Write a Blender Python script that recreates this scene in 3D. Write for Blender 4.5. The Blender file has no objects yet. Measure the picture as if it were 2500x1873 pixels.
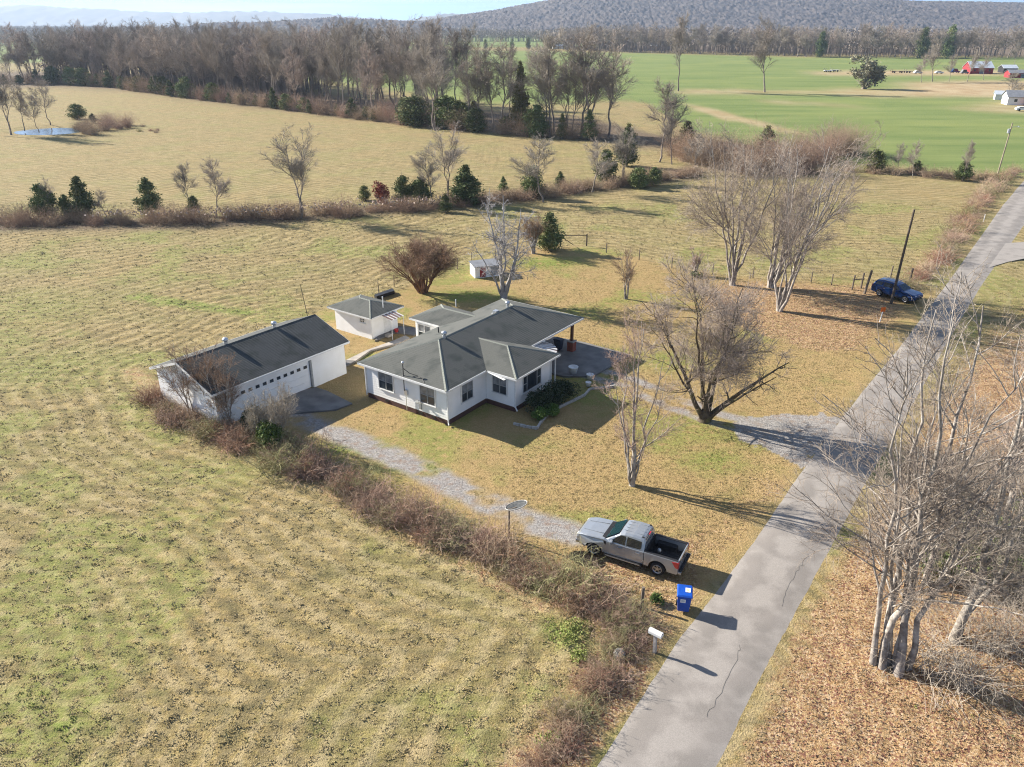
import bpy, math, random
import numpy as np
from mathutils import Vector, Matrix
R=math.radians
scene=bpy.context.scene
col=scene.collection
# ---------------------------------------------------------------- camera, light
CAMH=27.0; FPX=1900.0; PITCH=math.atan((936.5-58)/FPX)
cd=bpy.data.cameras.new('camera'); cam=bpy.data.objects.new('camera',cd); col.objects.link(cam)
cam.location=(0,0,CAMH); cam.rotation_euler=(math.pi/2-PITCH,0,0)
cd.sensor_width=36.0; cd.lens=36.0*FPX/2500.0; cd.clip_start=0.5; cd.clip_end=60000
scene.camera=cam
SUN_EL=R(26.5); SUNDIR=Vector((-math.cos(R(27.5))*math.cos(SUN_EL),math.sin(R(27.5))*math.cos(SUN_EL),math.sin(SUN_EL)))
w=bpy.data.worlds.new('World'); scene.world=w; w.use_nodes=True
nt=w.node_tree; bg=nt.nodes['Background']
sky=nt.nodes.new('ShaderNodeTexSky'); sky.sky_type='NISHITA'; sky.sun_disc=False
sky.sun_elevation=SUN_EL; sky.sun_rotation=math.atan2(SUNDIR.x,SUNDIR.y)
sky.air_density=1.0; sky.dust_density=0.15; sky.ozone_density=3.0; sky.altitude=200
wtc=nt.nodes.new('ShaderNodeTexCoord'); wva=nt.nodes.new('ShaderNodeVectorMath'); wva.operation='ADD'; wva.inputs[1].default_value=(0,0,.19)
nt.links.new(wtc.outputs['Generated'],wva.inputs[0]); nt.links.new(wva.outputs[0],sky.inputs[0])
wmp=nt.nodes.new('ShaderNodeMapping'); wmp.inputs['Scale'].default_value=(2.2,2.2,55); nt.links.new(wtc.outputs['Generated'],wmp.inputs[0])
wno=nt.nodes.new('ShaderNodeTexNoise'); wno.inputs['Scale'].default_value=1; wno.inputs['Detail'].default_value=4; nt.links.new(wmp.outputs[0],wno.inputs['Vector'])
wmr=nt.nodes.new('ShaderNodeMapRange'); wmr.inputs[1].default_value=.48; wmr.inputs[2].default_value=.7; wmr.inputs[4].default_value=.55; nt.links.new(wno.outputs[0],wmr.inputs[0])
wmx=nt.nodes.new('ShaderNodeMix'); wmx.data_type='RGBA'; nt.links.new(wmr.outputs[0],wmx.inputs[0]); nt.links.new(sky.outputs[0],wmx.inputs[6]); wmx.inputs[7].default_value=(5.5,5.8,6.2,1)
nt.links.new(wmx.outputs[2],bg.inputs[0]); bg.inputs[1].default_value=0.078
sl=bpy.data.lights.new('sun','SUN'); sl.energy=5.0; sl.angle=R(0.5); sl.color=(1,0.93,0.82)
so=bpy.data.objects.new('sun',sl); col.objects.link(so); so.rotation_euler=SUNDIR.to_track_quat('Z','Y').to_euler()
scene.view_settings.view_transform='Standard'; scene.view_settings.look='None'
scene.view_settings.exposure=1.45; scene.view_settings.gamma=1.0; scene.view_settings.use_curve_mapping=False
scene.render.engine='CYCLES'
scene.cycles.max_bounces=5; scene.cycles.diffuse_bounces=2; scene.cycles.glossy_bounces=2
scene.cycles.transmission_bounces=3; scene.cycles.volume_bounces=0; scene.cycles.transparent_max_bounces=6
scene.cycles.use_denoising=True; scene.cycles.denoising_prefilter='NONE'; scene.cycles.use_adaptive_sampling=False;  scene.cycles.filter_width=1.15; scene.cycles.sample_clamp_indirect=4

def G(u,v,z=0.0):
    """point of the place seen at photo pixel (u,v), at height z"""
    a=(u-1250)/FPX; b=-(v-936.5)/FPX
    s,c=math.sin(PITCH),math.cos(PITCH)
    ry=c+b*s; rz=-s+b*c; t=(z-CAMH)/rz
    return (a*t,ry*t)
# ---------------------------------------------------------------- helpers
def tag(o,label=None,cat=None,group=None,kind=None):
    if label: o['label']=label
    if cat: o['category']=cat
    if group: o['group']=group
    if kind: o['kind']=kind
    return o
def empty(name,loc=(0,0,0),rz=0,label=None,cat=None,group=None,sc=None):
    o=bpy.data.objects.new(name,None); col.objects.link(o); o.empty_display_size=0.3
    o.location=loc; o.rotation_euler=(0,0,rz)
    if sc is not None: o.scale=(sc,sc,sc) if not hasattr(sc,'__len__') else sc
    return tag(o,label,cat,group)
def link(name,me,m=None,parent=None):
    o=bpy.data.objects.new(name,me); col.objects.link(o)
    if m is not None and len(me.materials)==0: me.materials.append(m)
    if parent is not None: o.parent=parent
    return o
def npmesh(name,verts,faces,mats=(),smooth=False,fmi=None):
    """verts (N,3); faces list of int arrays (M,k)"""
    me=bpy.data.meshes.new(name)
    verts=np.asarray(verts,dtype=np.float32).reshape(-1,3)
    me.vertices.add(len(verts)); me.vertices.foreach_set('co',verts.ravel())
    if isinstance(faces,np.ndarray): faces=[faces]
    faces=[f for f in faces if len(f)]
    nl=sum(f.size for f in faces); npol=sum(len(f) for f in faces)
    me.loops.add(nl); me.loops.foreach_set('vertex_index',np.concatenate([f.ravel() for f in faces]).astype(np.int32))
    me.polygons.add(npol)
    ls=[];lt=[];s=0
    for f in faces:
        k=f.shape[1]; ls.append(s+np.arange(len(f))*k); lt.append(np.full(len(f),k)); s+=f.size
    me.polygons.foreach_set('loop_start',np.concatenate(ls).astype(np.int32))
    me.polygons.foreach_set('loop_total',np.concatenate(lt).astype(np.int32))
    if smooth: me.polygons.foreach_set('use_smooth',np.ones(npol,dtype=bool))
    if fmi is not None: me.polygons.foreach_set('material_index',np.asarray(fmi,dtype=np.int32))
    for m in mats: me.materials.append(m)
    me.update(calc_edges=True); return me
class MB:
    def __init__(s): s.v=[]; s.f=[]
    def add(s,vs,fs):
        n=len(s.v); s.v+= [tuple(p) for p in vs]; s.f+=[tuple(i+n for i in f) for f in fs]; return s
    def box(s,x0,x1,y0,y1,z0,z1):
        return s.add([(x0,y0,z0),(x1,y0,z0),(x1,y1,z0),(x0,y1,z0),(x0,y0,z1),(x1,y0,z1),(x1,y1,z1),(x0,y1,z1)],
            [(0,3,2,1),(4,5,6,7),(0,1,5,4),(1,2,6,5),(2,3,7,6),(3,0,4,7)])
    def beam(s,p,q,w,h):
        """box along p->q, w wide horizontally, h high, hung below/centred"""
        p=Vector(p);q=Vector(q);d=(q-p).normalized()
        up=Vector((0,0,1)) if abs(d.z)<0.95 else Vector((1,0,0))
        sd=d.cross(up).normalized(); u2=sd.cross(d).normalized()
        a=[]
        for c in (p,q):
            for i,j in ((-1,-1),(1,-1),(1,1),(-1,1)): a.append(c+sd*(w/2*i)+u2*(h/2*j))
        return s.add(a,[(0,3,2,1),(4,5,6,7),(0,1,5,4),(1,2,6,5),(2,3,7,6),(3,0,4,7)])
    def cyl(s,p,q,r0,r1=None,n=10,cap=True):
        r1=r0 if r1 is None else r1
        p=Vector(p);q=Vector(q);d=(q-p).normalized()
        up=Vector((0,0,1)) if abs(d.z)<0.9 else Vector((1,0,0))
        a=d.cross(up).normalized(); b=d.cross(a).normalized(); vs=[]
        for c,r in ((p,r0),(q,r1)):
            for i in range(n):
                t=2*math.pi*i/n; vs.append(c+a*(math.cos(t)*r)+b*(math.sin(t)*r))
        fs=[(i,(i+1)%n,n+(i+1)%n,n+i) for i in range(n)]
        if cap: fs+=[tuple(range(n-1,-1,-1)),tuple(range(n,2*n))]
        return s.add(vs,fs)
    def tube(s,pts,r,n=6):
        for i in range(len(pts)-1): s.cyl(pts[i],pts[i+1],r,r,n)
        return s
    def lathe(s,c,prof,n=12):
        vs=[];m=len(prof)
        for r,z in prof:
            for i in range(n):
                t=2*math.pi*i/n; vs.append((c[0]+r*math.cos(t),c[1]+r*math.sin(t),c[2]+z))
        fs=[(k*n+i,k*n+(i+1)%n,(k+1)*n+(i+1)%n,(k+1)*n+i) for k in range(m-1) for i in range(n)]
        fs+=[tuple(range(n-1,-1,-1)),tuple(range((m-1)*n,m*n))]
        return s.add(vs,fs)
    def poly(s,pts): return s.add(pts,[tuple(range(len(pts)))])
    def prism(s,pts,d):
        """closed polygon extruded by vector d"""
        n=len(pts); d=Vector(d); q=[Vector(p)+d for p in pts]
        return s.add(list(pts)+q,[tuple(range(n-1,-1,-1)),tuple(range(n,2*n))]+[(i,(i+1)%n,n+(i+1)%n,n+i) for i in range(n)])
    def build(s,name,m,parent=None,smooth=False,bevel=0,kind=None):
        me=bpy.data.meshes.new(name); me.from_pydata([tuple(p) for p in s.v],[],s.f); me.update()
        import bmesh
        b=bmesh.new(); b.from_mesh(me); bmesh.ops.recalc_face_normals(b,faces=b.faces)
        if bevel:
            bmesh.ops.remove_doubles(b,verts=b.verts,dist=1e-4)
            bmesh.ops.bevel(b,geom=[e for e in b.edges if len(e.link_faces)==2 and e.calc_face_angle(0)>0.5],offset=bevel,segments=2,affect='EDGES',profile=0.6)
        b.to_mesh(me); b.free()
        if smooth:
            for p in me.polygons: p.use_smooth=True
        o=link(name,me,m,parent)
        if kind: o['kind']=kind
        return o
_ng=random.Random(5)
# ---- materials
def mat(name,c,rough=0.8,c2=None,scale=4.0,bump=0.0,bscale=None,metal=0.0,spec=0.3,coord='Object',detail=4,mixlo=0.35,mixhi=0.65,rand=0.0,coat=0.0,stretch=None,c3=None,scale3=0.7):
    m=bpy.data.materials.new(name); m.use_nodes=True; t=m.node_tree; N=t.nodes; L=t.links
    p=N['Principled BSDF']; p.inputs['Roughness'].default_value=rough; p.inputs['Metallic'].default_value=metal
    p.inputs['Specular IOR Level'].default_value=spec
    p.inputs['Coat Weight'].default_value=coat
    p.inputs['Base Color'].default_value=(*c,1)
    tc=N.new('ShaderNodeTexCoord'); src=tc.outputs[coord]
    if coord=='World':pass
    if stretch:
        mp=N.new('ShaderNodeMapping'); mp.inputs['Scale'].default_value=stretch; L.new(src,mp.inputs[0]); src=mp.outputs[0]
    out=None
    if c2:
        n=N.new('ShaderNodeTexNoise'); n.inputs['Scale'].default_value=scale; n.inputs['Detail'].default_value=detail; L.new(src,n.inputs['Vector'])
        mr=N.new('ShaderNodeMapRange'); mr.inputs[1].default_value=mixlo; mr.inputs[2].default_value=mixhi; L.new(n.outputs[0],mr.inputs[0])
        mx=N.new('ShaderNodeMix'); mx.data_type='RGBA'; mx.inputs[6].default_value=(*c,1); mx.inputs[7].default_value=(*c2,1)
        L.new(mr.outputs[0],mx.inputs[0]); out=mx.outputs[2]
        if c3:
            n3=N.new('ShaderNodeTexNoise'); n3.inputs['Scale'].default_value=scale3; n3.inputs['Detail'].default_value=3; L.new(src,n3.inputs['Vector'])
            m3=N.new('ShaderNodeMapRange'); m3.inputs[1].default_value=.5; m3.inputs[2].default_value=.7; L.new(n3.outputs[0],m3.inputs[0])
            x3=N.new('ShaderNodeMix'); x3.data_type='RGBA'; L.new(out,x3.inputs[6]); x3.inputs[7].default_value=(*c3,1); L.new(m3.outputs[0],x3.inputs[0]); out=x3.outputs[2]
    if rand:
        oi=N.new('ShaderNodeObjectInfo'); hs=N.new('ShaderNodeHueSaturation')
        mr2=N.new('ShaderNodeMapRange'); mr2.inputs[3].default_value=1-rand; mr2.inputs[4].default_value=1+rand; L.new(oi.outputs['Random'],mr2.inputs[0])
        L.new(mr2.outputs[0],hs.inputs['Value'])
        mr3=N.new('ShaderNodeMapRange'); mr3.inputs[3].default_value=.5-rand*.06; mr3.inputs[4].default_value=.5+rand*.06
        ml=N.new('ShaderNodeMath'); ml.operation='FRACT'; mm=N.new('ShaderNodeMath'); mm.operation='MULTIPLY'; mm.inputs[1].default_value=7.3
        L.new(oi.outputs['Random'],mm.inputs[0]); L.new(mm.outputs[0],ml.inputs[0]); L.new(ml.outputs[0],mr3.inputs[0]); L.new(mr3.outputs[0],hs.inputs['Hue'])
        if out is None: hs.inputs['Color'].default_value=(*c,1)
        else: L.new(out,hs.inputs['Color'])
        out=hs.outputs[0]
    if out is not None: L.new(out,p.inputs['Base Color'])
    if bump:
        n=N.new('ShaderNodeTexNoise'); n.inputs['Scale'].default_value=bscale or scale*3; n.inputs['Detail'].default_value=4; L.new(src,n.inputs['Vector'])
        b=N.new('ShaderNodeBump'); b.inputs['Strength'].default_value=1; b.inputs['Distance'].default_value=bump; L.new(n.outputs[0],b.inputs['Height']); L.new(b.outputs[0],p.inputs['Normal'])
    return m
M={}
M['white']=mat('white_paint',(.88,.88,.87),.6,(.83,.83,.81),1.2,detail=6)
M['white_trim']=mat('white_trim',(.78,.78,.77),.45,(.68,.68,.66),5)
M['shingle']=mat('roof_shingle',(.072,.076,.070),.92,(.115,.117,.106),28,bump=.004,bscale=60,c3=(.058,.064,.059),scale3=.9,mixlo=.3,mixhi=.7)
M['shingle_dark']=mat('garage_shingle',(.052,.056,.056),.92,(.086,.09,.088),28,bump=.004,bscale=60,c3=(.045,.05,.048),scale3=.8)
M['ridge']=mat('ridge_cap_shingle',(.16,.17,.15),.9,(.21,.22,.19),20)
M['brick']=mat('brick_foundation',(.11,.055,.045),.85,(.075,.04,.035),14,bump=.004)
M['redbrick']=mat('red_brick',(.30,.085,.05),.85,(.20,.06,.045),12,bump=.004)
M['glass']=mat('window_glass',(.035,.045,.055),.08,spec=.7)
M['curtain']=mat('curtained_glass',(.25,.26,.27),.12,(.14,.15,.16),3,spec=.6)
M['sash']=mat('grey_sash',(.33,.34,.34),.5,(.26,.27,.27),6)
M['metal']=mat('galvanised_metal',(.62,.64,.66),.38,(.5,.52,.54),6,metal=.7)
M['darkmetal']=mat('dark_metal',(.035,.035,.038),.5,metal=.3)
M['wood_dark']=mat('stained_wood',(.16,.07,.04),.7,(.11,.05,.03),6,stretch=(6,6,.6))
M['wood_grey']=mat('weathered_wood',(.20,.165,.13),.85,(.12,.095,.075),8,stretch=(6,6,.5),bump=.006)
M['pole']=mat('utility_pole_wood',(.115,.09,.07),.85,(.065,.05,.042),6,stretch=(6,6,.4),bump=.006)
M['awning']=mat('awning_stripe',(.16,.10,.085),.5); M['awning_w']=mat('awning_white',(.62,.60,.58),.5)
M['concrete']=mat('concrete',(.42,.38,.33),.9,(.30,.27,.24),1.3,bump=.004,bscale=30,detail=8)
M['oldconcrete']=mat('stained_concrete',(.20,.19,.18),.9,(.12,.115,.11),.8,bump=.004,bscale=30,detail=8)
M['rubber']=mat('rubber',(.018,.018,.019),.75); M['black']=mat('black_plastic',(.014,.014,.016),.6,(.022,.022,.024),5)
M['silver']=mat('silver_paint',(.36,.38,.40),.27,(.34,.36,.38),3,metal=.5,coat=.7)
M['alloy']=mat('alloy_rim',(.50,.50,.52),.3,metal=.8)
M['carglass']=mat('car_glass',(.012,.016,.02),.05,spec=.8)
M['windshield']=mat('tinted_windshield',(.010,.028,.034),.06,spec=.9)
M['redlamp']=mat('red_lamp',(.50,.02,.03),.15,spec=.7,coat=.5)
M['whitelamp']=mat('clear_lamp',(.75,.75,.72),.1,spec=.8)
M['bluepaint']=mat('blue_paint',(.009,.045,.16),.2,metal=.35,coat=.8)
M['binblue']=mat('blue_bin_plastic',(.008,.075,.42),.42,(.006,.06,.34),4)
M['bindark']=mat('dark_bin_plastic',(.02,.03,.06),.5)
M['sticker']=mat('sticker_white',(.75,.76,.74),.6); M['stickery']=mat('sticker_yellow',(.6,.5,.2),.6)
M['orange']=mat('orange_plastic',(.75,.16,.02),.5)
M['stone']=mat('edging_stone',(.45,.43,.40),.9,(.30,.29,.27),6,bump=.01)
M['barnred']=mat('barn_red',(.30,.03,.04),.8,(.24,.03,.035),1); M['tin']=mat('tin_roof',(.62,.66,.70),.45,(.52,.56,.60),.6,metal=.2)
M['greyroof']=mat('grey_roof',(.20,.21,.23),.9,(.15,.16,.18),1)
M['dish']=mat('dish_mesh',(.035,.04,.042),.7,(.10,.10,.10),5,detail=6,mixlo=.45,mixhi=.75)
# barks and twigs
M['bark_pale']=mat('pale_bark',(.36,.325,.285),.9,(.17,.145,.125),4,bump=.02,bscale=9,rand=.12,c3=(.44,.41,.37),scale3=1.5)
M['twig_pale']=mat('pale_twigs',(.38,.32,.26),.9,(.27,.22,.18),1.5,rand=.12)
M['twig_red']=mat('reddish_twigs',(.42,.30,.245),.9,(.33,.23,.20),1.5,rand=.15)
M['bark_dark']=mat('mossy_dark_bark',(.12,.095,.065),.95,(.065,.05,.04),4,bump=.02,bscale=9,c3=(.14,.13,.05),scale3=1.4)
M['twig_mauve']=mat('mauve_brown_twigs',(.45,.37,.31),.9,(.35,.285,.24),1.5,rand=.12)
M['bark_wood']=mat('woodland_bark',(.28,.235,.20),.95,(.18,.15,.13),1,rand=.25)
M['twig_wood']=mat('woodland_twigs',(.34,.295,.25),.95,(.26,.225,.19),.4,rand=.22)
M['twig_brown']=mat('crape_twigs',(.30,.20,.13),.9,(.22,.145,.10),1.5)
M['bramble']=mat('bramble_stems',(.42,.30,.215),.95,(.28,.19,.14),1.2,rand=.25,c3=(.48,.38,.28),scale3=.8)
M['reed']=mat('brown_reeds',(.40,.295,.20),.95,(.27,.19,.14),1,rand=.2)
M['reedtop']=mat('reed_plumes',(.42,.34,.29),.95,(.34,.26,.22),1)
M['cedar']=mat('cedar_foliage',(.10,.14,.055),.9,(.16,.185,.07),1.4,rand=.3,c3=(.22,.20,.085),scale3=.6)
M['shrub']=mat('dark_shrub_leaves',(.016,.032,.014),.7,(.03,.05,.018),2.5,spec=.4)
M['shrubgreen']=mat('green_leaves',(.07,.13,.03),.8,(.12,.17,.035),2.5,rand=.2)
M['oak_leaf']=mat('grey_green_foliage',(.20,.20,.13),.95,(.27,.25,.18),.6)
M['rusty']=mat('rusty_foliage',(.30,.09,.06),.95,(.20,.07,.045),1)
M['bark_red']=mat('peeling_red_bark',(.22,.12,.07),.9,(.13,.07,.045),3,bump=.01)
# ---------------------------------------------------------------- numpy noise
def vnoise(x,y,seed):
    rs=np.random.RandomState(seed); T=rs.rand(256,256).astype(np.float32)
    xi=np.floor(x).astype(int); yi=np.floor(y).astype(int); fx=x-xi; fy=y-yi
    fx=fx*fx*(3-2*fx); fy=fy*fy*(3-2*fy)
    a=T[xi&255,yi&255];b=T[(xi+1)&255,yi&255];c=T[xi&255,(yi+1)&255];d=T[(xi+1)&255,(yi+1)&255]
    return (a*(1-fx)+b*fx)*(1-fy)+(c*(1-fx)+d*fx)*fy
def fbm(x,y,seed,o=4):
    s=0;a=.5;f=1;
    for i in range(o): s=s+a*vnoise(x*f+13.7*i,y*f+7.1*i,seed+i); a*=.5; f*=2.03
    return s/(1-.5**o)
def inpoly(x,y,poly):
    r=np.zeros(x.shape,bool); n=len(poly); j=n-1
    for i in range(n):
        xi,yi=poly[i];xj,yj=poly[j]
        if yi!=yj: r^=((yi>y)!=(yj>y))&(x<(xj-xi)*(y-yi)/(yj-yi)+xi)
        j=i
    return r
def GP(pts): return [G(*p) for p in pts]
def segdist(x,y,pts):
    d=np.full(x.shape,1e9)
    for (ax,ay),(bx,by) in zip(pts[:-1],pts[1:]):
        dx,dy=bx-ax,by-ay; t=np.clip(((x-ax)*dx+(y-ay)*dy)/(dx*dx+dy*dy),0,1)
        d=np.minimum(d,np.hypot(x-ax-t*dx,y-ay-t*dy))
    return d
# ---------------------------------------------------------------- ground
def axis(lo,hi,step,far_lo,far_hi,g=1.03):
    a=list(np.arange(lo,hi,step)); s=step
    while a[-1]<far_hi: s*=g; a.append(a[-1]+s)
    s=step; b=[lo]
    while b[-1]>far_lo: s*=g; b.append(b[-1]-s)
    return np.array(b[:0:-1]+a)
GXS=axis(-34,44,.2,-6000,6000,1.035); GYS=axis(17,78,.2,-150,9500,1.03)
X,Y=np.meshgrid(GXS,GYS)
wx=X+(fbm(X*.9,Y*.9,11,3)-.5)*1.6; wy=Y+(fbm(X*.9,Y*.9,21,3)-.5)*1.6
wX=X+(fbm(X*.05,Y*.05,31,4)-.5)*14; wY=Y+(fbm(X*.05,Y*.05,41,4)-.5)*14
def reg(pts,big=False): return inpoly(wX if big else wx,wY if big else wy,GP(pts)).astype(np.float32)
LAWN=[(560,1010),(700,1075),(900,1165),(1100,1255),(1400,1400),(1610,1470),(1640,1570),(1720,1464),(1827,1324),(1939,1161),(2096,957),(2190,848),(2290,715),(2180,700),(2100,692),(1900,684),(1780,672),(1650,652),(1540,622),(1430,600),(1360,604),(1310,600),(1160,640),(1050,682),(940,718),(800,745),(740,780),(560,900)]
lawn=reg(LAWN)
wheat=reg([(-900,96),(900,108),(1100,122),(1500,128),(1980,140),(2500,140),(3300,150),(3300,480),(2500,420),(2420,420),(2140,408),(1900,372),(1700,322),(1650,285),(1560,245),(1200,256),(900,212),(400,158),(-900,140)],True)
wheat=np.maximum(wheat,reg([(1000,87),(1420,86),(1750,87),(1420,116),(1000,116)],True))
dirt=reg([(2195,206),(2330,196),(2700,196),(2700,240),(2330,234),(2190,228)],True)
dirt=np.maximum(dirt,reg([(1985,177),(2090,171),(2700,171),(2700,184),(2300,185),(1985,183)]))
dirt=np.maximum(dirt,.8*reg([(1640,224),(1720,219),(2000,221),(2090,214),(2330,232),(2330,238),(2090,236),(1990,228),(1640,229)],True))
dirt=np.maximum(dirt,.75*reg([(2330,268),(2420,245),(2700,240),(2700,282),(2500,276)],True))
dirt=np.maximum(dirt,.7*reg([(1850,245),(1960,248),(2110,259),(2110,262),(1960,254),(1850,250)]))
dirt=np.maximum(dirt,.85*reg([(1650,252),(1720,262),(1800,278),(1900,305),(1960,330),(1900,325),(1790,290),(1690,268)],True))
ROADL=[(3.08-14,21.8-21),(3.08,21.82),(7.99,29.31),(9.94,31.8),(13.56,36.7),(18.58,43.97),(27.99,56.78),(35.39,66.34),(51.67,88.6),(80.36,128.39),(108,165),(150,215)]
ROADR=[(8.47-14,21.8-21),(8.47,21.82),(11.66,26.63),(14.32,30.4),(18.73,36.7),(23.3,43.2),(32.4,55.6),(42.27,69.45),(53.37,84.66),(84.6,125.5),(112,162),(154,212)]
ROADC=[((a[0]+b[0])/2,(a[1]+b[1])/2) for a,b in zip(ROADL,ROADR)]
rd=segdist(X,Y,ROADC)
DRV=[(700,1005),(760,1005),(870,1098),(1000,1175),(1100,1228),(1200,1285),(1290,1345),(1440,1290),(1420,1255),(1330,1215),(1260,1195),(1100,1125),(960,1055),(800,985)]
gravel=reg(DRV)
FARM=[G(*p) for p in [(1290,1870),(1370,1760),(1470,1650),(1540,1530),(1400,1480),(1250,1410),(1120,1340),(980,1280),(850,1205),(720,1130),(620,1085),(520,1060),(400,990),(330,900),(560,800),(800,740),(940,715),(1050,680),(1160,640),(1300,600),(1430,600),(1650,652),(1900,684),(2180,700)]]
rowd=segdist(X+(fbm(X*.08,Y*.08,63,3)-.5)*5,Y+(fbm(X*.08,Y*.08,65,3)-.5)*5,FARM)
pn=fbm(X*.55,Y*.9,61,4)
dc=segdist(X,Y,[G(690,1000),G(860,1078),G(1050,1160),G(1230,1240),G(1350,1310),G(1500,1380)])
gravel=np.clip((1.4-segdist(wx*.3+X*.7,wy*.3+Y*.7,[G(640,985),G(790,1040),G(960,1112),G(1130,1195),G(1290,1270),G(1400,1300)]))*1.6,0,1)*np.clip(.45+(pn-.38)*5,.15,1)
MD=[G(1440,905),G(1530,930),G(1640,980),G(1760,1020),G(1880,1050),G(2010,1070)]
md=segdist(wx*.35+X*.65,wy*.35+Y*.65,MD)
gravel=np.maximum(gravel,np.clip(1.0-(np.abs(md-.85)-.35)*3,0,1)*np.clip((pn-.3)*5,0,1)*.95)
apron=reg([(1800,1020),(1900,1010),(2060,1015),(2110,960),(1960,1140),(1900,1105),(1800,1062)])
gravel=np.maximum(gravel,apron*.95)
leaf=reg([(1767,1873),(1650,1990),(3200,1990),(3200,640),(2500,640),(2420,700),(2340,818),(2126,1193),(2047,1324),(1949,1510)])*np.clip((100-Y)/60,.25,1)
leaf=np.maximum(leaf,reg([(1690,700),(1800,680),(2150,690),(2230,760),(2130,860),(2000,860),(1850,820),(1730,760)])*.62)
leaf=np.maximum(leaf,reg([(1200,1990),(1290,1873),(1450,1690),(1540,1540),(1640,1440),(1700,1400),(1800,1330),(1900,1170),(1960,1160),(1720,1464),(1438,1873),(1330,1990)])*.9)
leaf=np.maximum(leaf,.6*reg([(1350,1340),(1480,1440),(1640,1480),(1720,1440),(1800,1330),(1920,1160),(1840,1150),(1780,1230),(1680,1290)]))
leaf=leaf*np.where(X*.82-Y*.57>0,1,1); side=np.clip((rd-2.6)/2.2,.62,1); leaf=np.where((X>6),leaf*side,leaf)
hn=fbm(X*.35,Y*.35,71,4)
HEDGE=[G(*p) for p in [(330,900),(400,990),(520,1060),(620,1085),(720,1130),(850,1205),(980,1280),(1120,1340),(1250,1410),(1400,1480),(1540,1530),(1470,1650),(1370,1760),(1290,1870),(1240,1950)]]
hd=segdist(X,Y,HEDGE)
leaf=np.maximum(leaf,np.clip(1.5-hd*.55,0,1)*.5)
gr=np.clip((fbm(X*.16,Y*.16,81,5)-.50)*6,0,1)*.5
gr=np.maximum(gr,.9*np.exp(-((segdist(wx,wy,[G(330,722),G(420,738),G(520,752),G(600,760)])/1.3)**2)))
def blob(u,v,rx,ry,a):
    global gr
    cx,cy=G(u,v); gr=np.maximum(gr,a*np.exp(-(((wx-cx)/rx)**2+((wy-cy)/ry)**2)))
for b in [(50,1720,.7,.7,.7),(150,1772,1,.8,1),(310,1520,.8,.5,.6),(1390,1540,2,1.4,.8),(1300,1700,1.4,.8,.5),(1140,720,5,3,.8),(1300,830,4,2.5,.0),(1480,870,4,3,.7),(1650,880,4,3,.6),(1740,1120,3,2,.6),
          (880,1090,3,1.6,.8),(1000,1140,3,1.4,.7),(1330,640,6,3,.8),(2440,720,3,20,.4),(900,870,2,1.2,.6),(2280,620,3,18,.3),(1290,1080,4,2,.3),(500,1150,7,3,.5),(120,900,12,6,.5),(0,760,14,8,.5),(1750,850,5,4,.4),(1600,1440,1,.8,.6)]: blob(*b)
gr=np.where(Y>130,gr*.5,gr)
woodfl=reg([(-900,215),(170,212),(400,232),(850,287),(1480,345),(1700,372),(1640,330),(1480,300),(1100,262),(850,235),(400,180),(-900,160)],True)
woodfl=np.maximum(woodfl,reg([(1350,60),(1500,125),(2700,140),(2700,60)],True))
woodfl=np.where((Y>1500)&(wheat<.5),1,woodfl)
creek=segdist(X,Y,[G(-300,560),G(0,552),G(250,545),G(500,545),G(760,525),G(1000,505),G(1250,482),G(1480,452),G(1650,425),G(1800,400)])
woodfl=np.maximum(woodfl,np.clip(2.2-creek*.45,0,1))
hgt=(fbm(X*1.1,Y*1.1,91,4)-.5)*.11+(fbm(X*.12,Y*.12,95,3)-.5)*.25
clump=(fbm(X*2.3,Y*2.3,97,3)-.5)*.11
amp=np.where(lawn>.5,.3,1.0)*np.clip(1-gravel,.25,1)
Z=(hgt*amp+clump*amp*np.where(Y<140,1,.5))+.02*np.sin(rowd*6.283/1.55)*(lawn<.5)*(Y<120)
flat=np.clip((rd-2.9)/1.2,0,1); Z=Z*flat-.10+.07*(1-flat)
Z=np.where(Y>200,-.1,Z)
# pond hollow
PONDC=G(125,316); pd=np.hypot((X-PONDC[0])/13,(Y-PONDC[1])/11); Z=np.where(pd<1,Z-1.2*(1-pd)**.6,Z)
# distant rise of the land below the wooded hill
def blur(A,n=3):
    for _ in range(n):
        A=(A+np.roll(A,1,0)+np.roll(A,-1,0)+np.roll(A,1,1)+np.roll(A,-1,1))/5
    return A
lawn=blur(lawn,4); leaf=blur(leaf,26); wheat=blur(wheat,2); woodfl=blur(woodfl,3); dirt=blur(dirt,2)
rows,cols_=X.shape
idx=np.arange(rows*cols_).reshape(rows,cols_)
q=np.stack([idx[:-1,:-1],idx[:-1,1:],idx[1:,1:],idx[1:,:-1]],-1).reshape(-1,4)
gme=npmesh('ground',np.stack([X,Y,Z],-1),q,smooth=True)
for nm,ch in (('ma',(lawn,wheat,dirt,gravel)),('mb',(leaf,gr,woodfl,np.clip(1.3-hd*.5,0,1)))):
    at=gme.attributes.new(nm,'FLOAT_COLOR','POINT'); at.data.foreach_set('color',np.stack(ch,-1).astype(np.float32).ravel())
at=gme.attributes.new('rowd','FLOAT','POINT'); at.data.foreach_set('value',rowd.astype(np.float32).ravel())
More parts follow.
